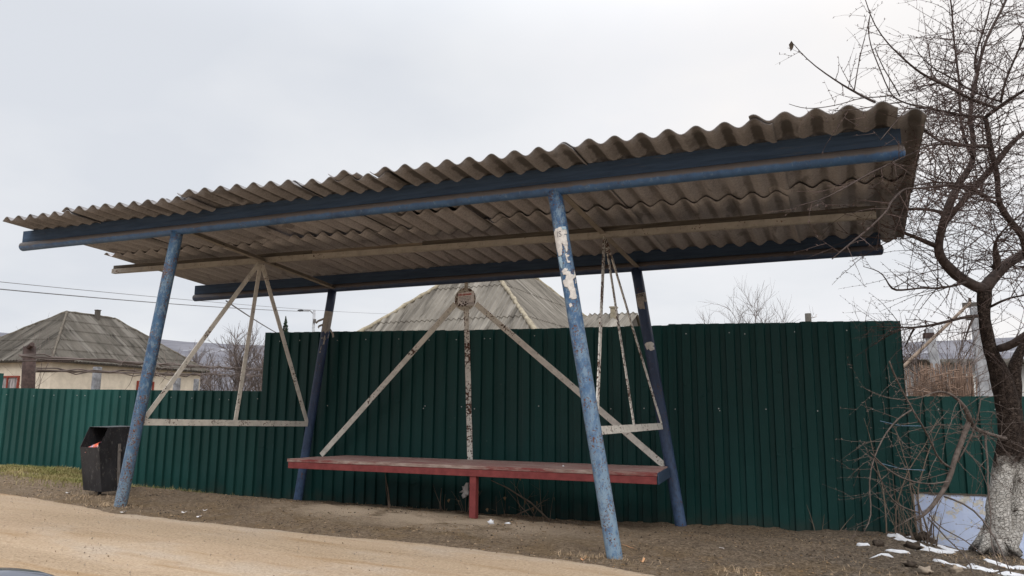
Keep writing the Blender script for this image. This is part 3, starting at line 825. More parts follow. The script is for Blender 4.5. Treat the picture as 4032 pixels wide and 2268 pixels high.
# front right post, upper remnant: frayed sheet with the letters IS
o, P = wrap('FR', 2.16, [(-.062, .115), (-.04, .135), (.0, .142), (.042, .140), (.044, .085), (.02, .082), (.034, .078), (.034, .02), (.026, -.035), (.016, -.055), (.008, -.03), (-.002, .015), (-.008, .02), (-.010, -.02), (-.022, -.065), (-.05, -.068), (-.062, .0)], M['poster'], 'torn_poster', label='ragged white poster remnant with two outlined letters')
PFR = P
wrap_text(P, 'IS', .062, -.016, .088, M['ink_grey'], POST['FR'][3], .78, -.06)
wrap('FR', 2.16, [(.006, .142), (.042, .138), (.040, .112), (.026, .122), (.012, .116)], M['poster_blue'], 'poster_scrap', .006)
wrap('FR', 2.16, [(-.062, -.075), (-.028, -.073), (-.024, -.12), (-.036, -.165), (-.05, -.15)], M['poster_blue'], 'poster_scrap')
wrap('FR', 2.16, [(.002, -.065), (.014, -.058), (.012, -.07), (.034, -.075), (.026, -.085), (.012, -.09), (.014, -.115), (.03, -.12), (.028, -.132), (.008, -.13), (.006, -.10)], M['poster'], 'poster_scrap')
wrap('FR', 1.93, [(-.045, .05), (-.02, .066), (.004, .06), (.0, .045), (.018, .035), (.024, .012), (.045, .01), (.06, .045), (.066, .0), (.05, -.01), (.03, -.02), (.028, -.06), (.036, -.10), (.036, -.15), (.03, -.165), (.0, -.168), (-.02, -.15), (-.012, -.14), (-.006, -.12), (-.02, -.075), (-.045, -.06), (-.05, -.02), (-.025, -.015), (-.015, .012), (-.04, .03)], M['poster'], 'torn_poster')
wrap('FR', 1.93, [(.045, -.02), (.055, -.03), (.054, -.05), (.04, -.055), (.046, -.045), (.048, -.034)], M['poster'], 'poster_scrap')
wrap('FR', 1.68, [(-.03, .055), (-.012, .062), (-.004, .04), (-.024, .03)], M['poster'], 'poster_scrap')
wrap_text(PFR, 'х 7 4 н', .02, .012, .0, M['ink_grey'], POST['FR'][3], .8)
# back left post: pasted notice with strips curling off
o, P = wrap('BL', 2.05, [(-.052, .12), (.055, .118), (.055, .03), (.055, -.10), (.04, -.10), (.036, -.145), (.02, -.12), (.0, -.15), (-.02, -.125), (-.05, -.15), (-.055, 0)], M['poster_grey'], 'torn_poster', label='grey paper notice with strips curling off')
for (u, v, dx, dz) in ((-.05, .02, -.10, -.05), (.045, -.09, .045, -.10), (0.0, -.03, -.02, -.075), (-.052, -.05, -.05, -.04)):
    p0 = P(u, v); out = (P(u, v, .05) - p0).normalized()
    p1 = p0 + Vector((dx, 0, dz)) * .55 + out * .025; p2 = p0 + Vector((dx, 0, dz)) + out * .015
    w = Vector((-dz, 0, dx)).normalized() * .013
    st = MB().add([p0 - w, p0 + w, p1 + w, p1 - w, p2 + w, p2 - w], [(0, 1, 2, 3), (3, 2, 4, 5)]).build('paper_strip', M['poster_grey'])
    sd = st.modifiers.new('thickness', 'SOLIDIFY'); sd.thickness = .0006
    attach(st, POST['BL'][3])
random.seed(11)
for j in range(9):
    u = random.uniform(-.04, .045); v = random.uniform(-.38, -.17); w = random.uniform(.004, .011); h = random.uniform(.012, .04)
    wrap('BL', 2.05, [(u - w, v - h), (u + w, v - h * .8), (u + w * .7, v + h), (u - w * .6, v + h * .7)], M['poster_grey'], 'paper_shred', .002, nu=5, nv=8)
# back right post: two scraps, the upper one lettered
o, P = wrap('BR', 2.08, [(-.055, .075), (.058, .085), (.07, .075), (.062, .03), (.058, -.01), (.03, -.022), (.018, .0), (.02, -.09), (.008, -.085), (-.03, -.08), (-.05, -.05)], M['poster_grey'], 'torn_poster', label='torn grey poster scrap with black letters')
wrap_text(P, 'ПЛЮ', .042, -.004, .052, M['ink'], POST['BR'][3], .85, .05, .0008)
wrap_text(P, 'Я', .045, .038, .018, M['ink'], POST['BR'][3], .5, .05, .001)
wrap('BR', 1.62, [(-.05, .03), (-.02, .045), (.02, .045), (.05, .03), (.046, .005), (.03, .0), (.048, -.012), (.046, -.035), (.0, -.045), (-.012, -.02), (-.03, -.028)], M['poster'], 'torn_poster')

# roof: corrugated fibre-cement sheets in two overlapping rows
X0K, PK = -2.01, .1825
def roof_z(x, y):
    z = 2.626 - .0413 * (x - L_ / 2) / L_ + .170 - .0766 * y
    sag = interp(x, [-2, -1.3, -.5, .2, 1.3, 2.4, 3.4, 4.2, 5.3, 6.1], [.012, .0, -.022, -.030, -.020, -.030, -.030, -.006, -.004, -.012])
    return z + sag * (1 - sm(-.1, .5, y) )*.8
def sheet(k0, k1, y0, y1, lift0, lift1, lifty, seed, skew=0.0, droop=0.0, dy_=None):
    """corrugated sheet from wave k0 to k1; lift0/lift1 raise the left/right edge, lifty the back edge"""
    rnd = random.Random(seed)
    n = max(6, int((k1 - k0) * 12)); m = 14; th = .0065
    dy = rnd.uniform(-.035, .03) if dy_ is None else dy_; tw = rnd.uniform(-.010, .010)
    top = []; bot = []; uvs = []
    for j in range(m + 1):
        v = j / m; y = lerp(y0 + dy, y1, v)
        for i in range(n + 1):
            u = i / n; k = lerp(k0, k1, u); x = X0K + PK * k + skew * (y - y0)
            edge_chip = 0.012 * mnoise.noise(Vector((x * 6, seed, 0))) if j == 0 else (0.010 * mnoise.noise(Vector((x * 7, seed, 5))) if j == m else 0)
            zz = roof_z(x, y) + .0245 * math.cos(2 * math.pi * k) + lerp(lift0, lift1, u) + lifty * v + tw * (v - .5)
            zz += .003 * mnoise.noise(Vector((x * 1.5, y * 1.5, seed)))
            if droop: zz -= droop * max(0, (u - .45)) ** 2
            top.append((x, y + edge_chip, zz + th)); bot.append((x, y + edge_chip, zz)); uvs.append((k, y))
    mb = MB(); N = n + 1; T = len(top)
    mb.v = top + bot; mb.uv = uvs + uvs
    for j in range(m):
        for i in range(n):
            a = j * N + i
            mb.f.append((a, a + 1, a + N + 1, a + N)); mb.f.append((T + a, T + a + N, T + a + N + 1, T + a + 1))
    for i in range(n):
        mb.f.append((i + 1, i, T + i, T + i + 1)); a = m * N + i; mb.f.append((a, a + 1, T + a + 1, T + a))
    for j in range(m):
        a = j * N; mb.f.append((a, a + N, T + a + N, T + a)); a = j * N + n; mb.f.append((a + N, a, T + a, T + a + N))
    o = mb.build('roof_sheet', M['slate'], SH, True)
    return o
fb = [-.35, 5.4, 14.0, 20.4, 25.0, 33.4, 40.6, 44.45]
for i in range(len(fb) - 1):
    k0 = fb[i] - (0.75 if i else 0)
    sheet(k0, fb[i + 1] - (.25 if i == 1 else 0), -.335, 1.30, (.017 if i else 0) + (.022 if i == 2 else 0), -.003, .030, 20 + i, 0, 0, (0, -.012, -.055, .02, -.02, .01, -.01)[i])
sheet(44.05, 45.3, -.20, 1.30, .014, -.01, .028, 40, 0, .05)
bb = [-1.2, 6.1, 12.2, 19.3, 27.2, 33.6, 40.5, 45.25]
for i in range(len(bb) - 1):
    k0 = bb[i] - (0.75 if i else 0)
    sheet(k0, bb[i + 1], .98 + (.07 if i % 2 else 0), 2.53, .015 if i else 0, -.004, 0, 60 + i)
# a patch sheet slipped under the front row near the middle, and chipped pieces on top of the front edge
sheet(21.9, 26.0, .62, 1.22, -.012, -.012, 0, 80)
sheet(10.8, 13.2, -.30, .25, .013, .014, .004, 81)
sheet(22.2, 23.7, -.36, .2, .016, .015, .004, 82)

# ------------------------------------------------------------------ bench
BN = thing('bench', 'long red plank bench with worn pale seat on a single middle leg', 'bench', (2.2, 1.7, .02))
bz = .475
def bx(y): return (lerp(.25, .40, (y - 1.43) / .82), lerp(4.195, 4.10, (y - 1.43) / .82))
for j in range(4):
    y0 = 1.435 + j * .205; y1 = y0 + .20
    a0, b0 = bx(y0); a1, b1 = bx(y1)
    n = 30; pl = MB()
    for i in range(n + 1):
        t = i / n; w = .004 * nz(t * 9, j, 1.3); xa = lerp(a0, b0, t); xb = lerp(a1, b1, t)
        pl.v += [(xa, y0 + w, bz - .032), (xa, y0 + w, bz + w * .6), (xb, y1 + w, bz + w * .6 + .003 * (j % 2)), (xb, y1 + w, bz - .032)]
        if i:
            o = (i - 1) * 4; pl.f += [(o + k, o + (k + 1) % 4, o + 4 + (k + 1) % 4, o + 4 + k) for k in range(4)]
    pl.f += [(0, 3, 2, 1), (n * 4, n * 4 + 1, n * 4 + 2, n * 4 + 3)]
    pl.build('seat_plank', M['bench_top'], BN, False, .003)
MB().box((.262, 1.441, bz - .098), (4.188, 1.449, bz - .034)).build('front_rail', M['bench_red'], BN, False, .002)
MB().box((.40, 2.20, bz - .098), (4.09, 2.208, bz - .034)).build('back_rail', M['bench_red'], BN)
for x in (.36, 2.2, 4.06):
    MB().box((x - .02, 1.451, bz - .075), (x + .02, 2.198, bz - .035)).build('crossbar', M['bench_red'], BN)
MB().hexa([(4.198, 1.436, bz - .098), (4.205, 1.44, bz - .098), (4.118, 2.24, bz - .098), (4.108, 2.24, bz - .098)], [(4.198, 1.436, bz - .003), (4.205, 1.44, bz - .003), (4.118, 2.24, bz - .003), (4.108, 2.24, bz - .003)]).build('end_board', M['plank_front'], BN)
MB().box((2.404, 1.452, -.05), (2.470, 1.515, bz - .099)).build('leg', M['bench_red'], BN, False, .004)

# ------------------------------------------------------------------ fences of profiled steel
FA = Vector((-.8, 2.5, 0)); FB = Vector((5.95, 2.9, 0)); FD = (FB - FA).normalized(); FN = Vector((FD.y, -FD.x, 0))   # FN faces the road
def fp(x, off=0): return FA + FD * ((x - FA.x) / FD.x) + FN * off
PER = .146
prof = [(0, 0), (.078, 0), (.088, -.026), (.136, -.026), (.146, 0)]
def profile_panel(x0, x1, zb0, zb1, zt0, zt1, mat, parent, off, seed, invert=False):
    s0, s1 = (x0 - FA.x) / FD.x, (x1 - FA.x) / FD.x
    rnd = random.Random(seed); cols = []
    k = math.floor(s0 / PER) - 1
    pts = []
    while k * PER < s1:
        for a, d in prof[:-1]:
            s = k * PER + a
            pts.append((s, d))
        k += 1
    pts = [(s, d) for s, d in pts if s0 < s < s1]
    def dat(s):
        q = (s / PER - math.floor(s / PER)) * PER; return interp(q, [p[0] for p in prof], [p[1] for p in prof])
    pts = [(s0, dat(s0))] + pts + [(s1, dat(s1))]
    mb = MB(); nzr = 9; th = .0012
    for s, d in pts:
        t = (s - s0) / (s1 - s0); zb = lerp(zb0, zb1, t); zt = lerp(zt0, zt1, t) + .004 * nz(s, seed, 1.6)
        for j in range(nzr):
            v = j / (nzr - 1); z = lerp(zb, zt, v)
            w = .006 * nz(s, z, 1.3, seed) + .0025 * nz(s, z, 5, seed)
            p = FA + FD * s + FN * (off + d + w)
            mb.v.append((p.x, p.y, z))
    for i in range(len(pts) - 1):
        for j in range(nzr - 1):
            a = i * nzr + j; mb.f.append((a, a + nzr, a + nzr + 1, a + 1))
    o = mb.build('panel', mat, parent)
    sd = o.modifiers.new('thickness', 'SOLIDIFY'); sd.thickness = th; sd.offset = 1
    return o
def screw_mesh():
    mb = MB(); mb.tube([(0, 0, 0), (0, -.004, 0)], [.006, .006], 8); mb.tube([(0, -.004, 0), (0, -.008, 0)], [.0042, .0035], 6)
    me = bpy.data.meshes.new('screw'); me.from_pydata(mb.v, [], mb.f); me.materials.append(M['screw']); return me
SCREW = screw_mesh()
def screws(parent, pts):
    for x, z, off in pts:
        o = bpy.data.objects.new('screw', SCREW); COL.objects.link(o); p = fp(x, off); o.location = (p.x, p.y, z)
        o.rotation_euler = (0, 0, math.atan2(FD.y, FD.x)); attach(o, parent)
TF = thing('metal_fence', 'tall dark green profiled steel fence directly behind the bench', 'fence', fp(2.5))
xs = [-1.10, .10, 1.42, 2.73, 4.02, 5.30, 6.19]
ztop = lambda x: interp(x, [-1.1, .82, 3.1, 4.1, 6.2], [1.954, 1.92, 1.893, 1.89, 1.856])
for i in range(len(xs) - 1):
    profile_panel(xs[i], xs[i + 1] + (.03 if i < len(xs) - 2 else 0), -.24, -.24, ztop(xs[i]) + random.uniform(-.008, .008), ztop(xs[i + 1]) + random.uniform(-.008, .008), M['fence'], TF, .004 * (i % 2), 100 + i)
random.seed(3)
pts = []
for x in (-.85, -.55, .0, .4, .85, 1.25, 1.6, 1.75, 1.95, 2.02, 2.55, 3.05, 3.75, 4.2, 4.63, 4.78, 5.25, 5.72, 6.1):
    pts.append((x, ztop(x) - .10 + random.uniform(-.015, .015), .012))
for x in (-.1, .45, 1.2, 1.22, 1.68, 1.75, 1.84, 2.6, 3.2, 3.4, 3.75, 4.07, 4.5, 4.51, 4.95, 5.42, 5.9):
    pts.append((x, 1.03 + random.uniform(-.02, .02) - .02 * (x > 3), .012))
screws(TF, pts)
for x in (-1.0, 1.5, 3.9, 6.1):
    a = fp(x, -.11); MB().box((a.x - .025, a.y - .025, -.3), (a.x + .025, a.y + .025, 1.8)).build('fence_post', M['rust'], TF)
for z in (.35, 1.02, 1.74):
    a = fp(-1.08, -.056); b = fp(6.18, -.056); MB().bar((a.x, a.y, z), (b.x, b.y, z), .03, .03, (0, 0, 1)).build('fence_rail', M['rust'], TF)
LF = thing('metal_fence', 'low green profiled steel fence to the left behind the black bin', 'fence', fp(-3.5))
xs = [-9.4, -8.1, -6.9, -5.7, -4.5, -3.35, -2.2, -1.06]
zt = lambda x: interp(x, [-9.4, -5.8, -1.1], [1.335, 1.28, 1.213])
for i in range(len(xs) - 1):
    profile_panel(xs[i], xs[i + 1] + .03, -.24, -.24, zt(xs[i]) + random.uniform(-.006, .006), zt(xs[i + 1]) + random.uniform(-.006, .006), M['fence_low'], LF, -.010 - .004 * (i % 2), 130 + i)
screws(LF, [(x, zt(x) - .10 + random.uniform(-.012, .012), -.002) for x in (-8.8, -8.1, -7.4, -6.7, -5.66, -5.1, -4.7, -4.25, -4.1, -3.45, -3.0, -2.95, -2.55, -2.2, -1.75, -1.6, -1.15)])
for z in (.35, 1.05):
    a = fp(-9.3, -.072); b = fp(-1.12, -.072); MB().bar((a.x, a.y, z), (b.x, b.y, z), .03, .03, (0, 0, 1)).build('fence_rail', M['rust'], LF)
for x in (-9.2, -6.5, -4.0, -1.9):
    a = fp(x, -.125); MB().box((a.x - .025, a.y - .025, -.3), (a.x + .025, a.y + .025, 1.15)).build('fence_post', M['rust'], LF)
RF = thing('metal_fence', 'low green profiled steel fence on a flaking pale blue wall behind the tree', 'fence', fp(7.5))
for i, (a, b) in enumerate(((6.06, 7.4), (7.4, 8.6), (8.6, 9.8), (9.8, 11.0))):
    profile_panel(a, b + .02, .262, .255, 1.150 - .01 * i, 1.145 - .01 * i, M['fence_low'], RF, -.03 - .004 * (i % 2), 150 + i)
screws(RF, [(x, 1.03, -.02) for x in (6.45, 6.9, 7.4, 7.9)])
for x in (6.3, 8.5, 10.5):
    a = fp(x, -.12); MB().box((a.x - .025, a.y - .025, .29), (a.x + .025, a.y + .025, 1.1)).build('fence_post', M['rust'], RF)
a = fp(6.22, .02); b = fp(11.0, .02); c = fp(11.0, -.26); d = fp(6.22, -.26)
wl = MB(); n = 30
for i in range(n + 1):
    t = i / n; p = fp(lerp(6.225, 11.0, t), .02 + .008 * nz(i, 1, .6)); q = fp(lerp(6.225, 11.0, t), -.26); zt_ = .283 + .006 * nz(i, 4, .7)
    wl.v += [(p.x, p.y, -.6), (p.x, p.y, zt_), (q.x, q.y, zt_), (q.x, q.y, -.6)]
    if i: o = (i - 1) * 4; wl.f += [(o + k, o + (k + 1) % 4, o + 4 + (k + 1) % 4, o + 4 + k) for k in range(4)]
wl.f += [(0, 3, 2, 1), (n * 4, n * 4 + 1, n * 4 + 2, n * 4 + 3)]
wl.build('base_wall', M['blue_wall'], RF)
GP = thing('gate_panel', 'taller green steel panel at the far left edge above the low fence', 'fence', (-3.75 - 4.2, 1.75, 0))
gp0 = profile_panel(-9.4, -5.93, 1.20, 1.20, 1.56, 1.50, M['fence_low'], GP, -.055, 170)
a = fp(-5.92, -.06); MB().box((a.x - .03, a.y - .03, -.1), (a.x + .03, a.y + .03, 1.5)).build('gate_post', M['fence_low'], GP)

# ------------------------------------------------------------------ litter bin
BI = thing('litter_bin', 'scratched black steel litter bin with a slanted open mouth beside the front left post', 'bin', (-1.42, .6, .09))
def shell(poly_bottom, poly_top, mat, name, parent, th=.004):
    n = len(poly_bottom); mb = MB()
    mb.add(list(poly_bottom) + list(poly_top), [tuple(range(n))[::-1]] + [(i, (i + 1) % n, (i + 1) % n + n, i + n) for i in range(n)])
    o = mb.build(name, mat, parent); sd = o.modifiers.new('thickness', 'SOLIDIFY'); sd.thickness = th; sd.offset = -1
    return o
x0, x1 = -1.572, -1.29
by = [(-1.535, .455), (-1.262, .455), (-1.262, .68), (-1.535, .68)]
bzb = .155
bb_ = MB()
V = [(-1.535, .455, bzb), (-1.262, .455, bzb - .01), (-1.262, .70, bzb - .01), (-1.535, .70, bzb),      # 0-3 bottom
     (x0, .40, .588), (x1, .40, .588),                                                                  # 4-5 front lip
     (x0 - .005, .49, .792), (x1, .49, .790),                                                           # 6-7 hood front edge
     (x0 - .005, .86, .800), (x1, .86, .796), (x0, .86, .60), (x1, .86, .60)]                           # 8-11 back
Fc = [(3, 2, 1, 0), (0, 1, 5, 4), (1, 2, 11, 9, 7, 5), (0, 4, 6, 8, 10, 3), (6, 7, 9, 8), (8, 9, 11, 10), (10, 11, 2, 3)]
bb_.add(V, Fc)
bo = bb_.build('body', M['bin'], BI); sd = bo.modifiers.new('thickness', 'SOLIDIFY'); sd.thickness = .004; sd.offset = -1
for x in (x0 - .022, x1 + .022):
    MB().bar((x, .62, .62), (x + (.0), .66, -.0), .030, .006, (0, 1, 0)).build('stand_leg', M['stand'], BI)
    MB().tube([(x - .02, .63, .55), (x + .02, .63, .55)], .012, 10).build('pivot_bolt', M['grey_steel'], BI)
MB().tube([(-1.42, .56, .16), (-1.43, .56, -.0)], .017, 10).build('foot', M['rubber'], BI)
MB().bar((x0 - .022, .66, .06), (x1 + .022, .66, .06), .02, .006, (0, 1, 0)).build('stand_tie', M['grey_steel'], BI)
wr = MB()
n = 7; m = 9
for j in range(m + 1):
    for i in range(n + 1):
        u = i / n - .5; v = j / m - .5
        p = Vector((-1.435, .452, .585)) + Vector((.80, .1, .30)) * (v * .20) + Vector((-.25, .5, .42)) * (u * .13)
        p += Vector((.1, -.7, .5)) * (.028 * math.cos(u * 3.0) + .01 * nz(u * 5, v * 8, 2))
        wr.v.append(tuple(p))
wr.f = [(j * (n + 1) + i, j * (n + 1) + i + 1, (j + 1) * (n + 1) + i + 1, (j + 1) * (n + 1) + i) for j in range(m) for i in range(n)]
o = wr.build('snack_wrapper', M['wrapper'], None, True); sd = o.modifiers.new('thickness', 'SOLIDIFY'); sd.thickness = .002
tag(o, 'crumpled orange snack wrapper sticking out of the black bin', 'wrapper')

# main stems and limbs of the fruit tree: x, y, z, radius in metres
TREE_STEMS = [[(6.657,1.867,-0.061,0.1195),(6.66,1.862,-0.024,0.0991),(6.676,1.854,0.063,0.0858),(6.693,1.842,0.168,0.0885),(6.703,1.828,0.273,0.085),(6.725,1.81,0.43,0.0779),(6.747,1.796,0.562,0.0761),(6.789,1.797,0.658,0.0858),(6.815,1.779,0.824,0.0814),(6.813,1.738,1.049,0.0835),(6.805,1.725,1.135,0.0875),(6.784,1.702,1.253,0.0757),(6.739,1.663,1.395,0.0574),(6.716,1.638,1.513,0.0503),(6.7,1.617,1.632,0.0448),(6.699,1.602,1.751,0.0464),(6.702,1.593,1.846,0.0481),(6.713,1.592,1.919,0.0561)],[(6.737,1.926,-0.063,0.071),(6.774,1.923,0.078,0.08),(6.834,1.924,0.253,0.0765),(6.868,1.913,0.428,0.0783),(6.877,1.899,0.56,0.0802),(6.874,1.886,0.656,0.0785),(6.874,1.861,0.823,0.0696),(6.86,1.808,1.082,0.0561),(6.876,1.802,1.201,0.0602),(6.882,1.798,1.28,0.0522),(6.888,1.795,1.36,0.0443),(6.916,1.802,1.432,0.0363),(6.95,1.814,1.497,0.0323),(7.015,1.839,1.562,0.0323),(7.11,1.873,1.659,0.0291)]]
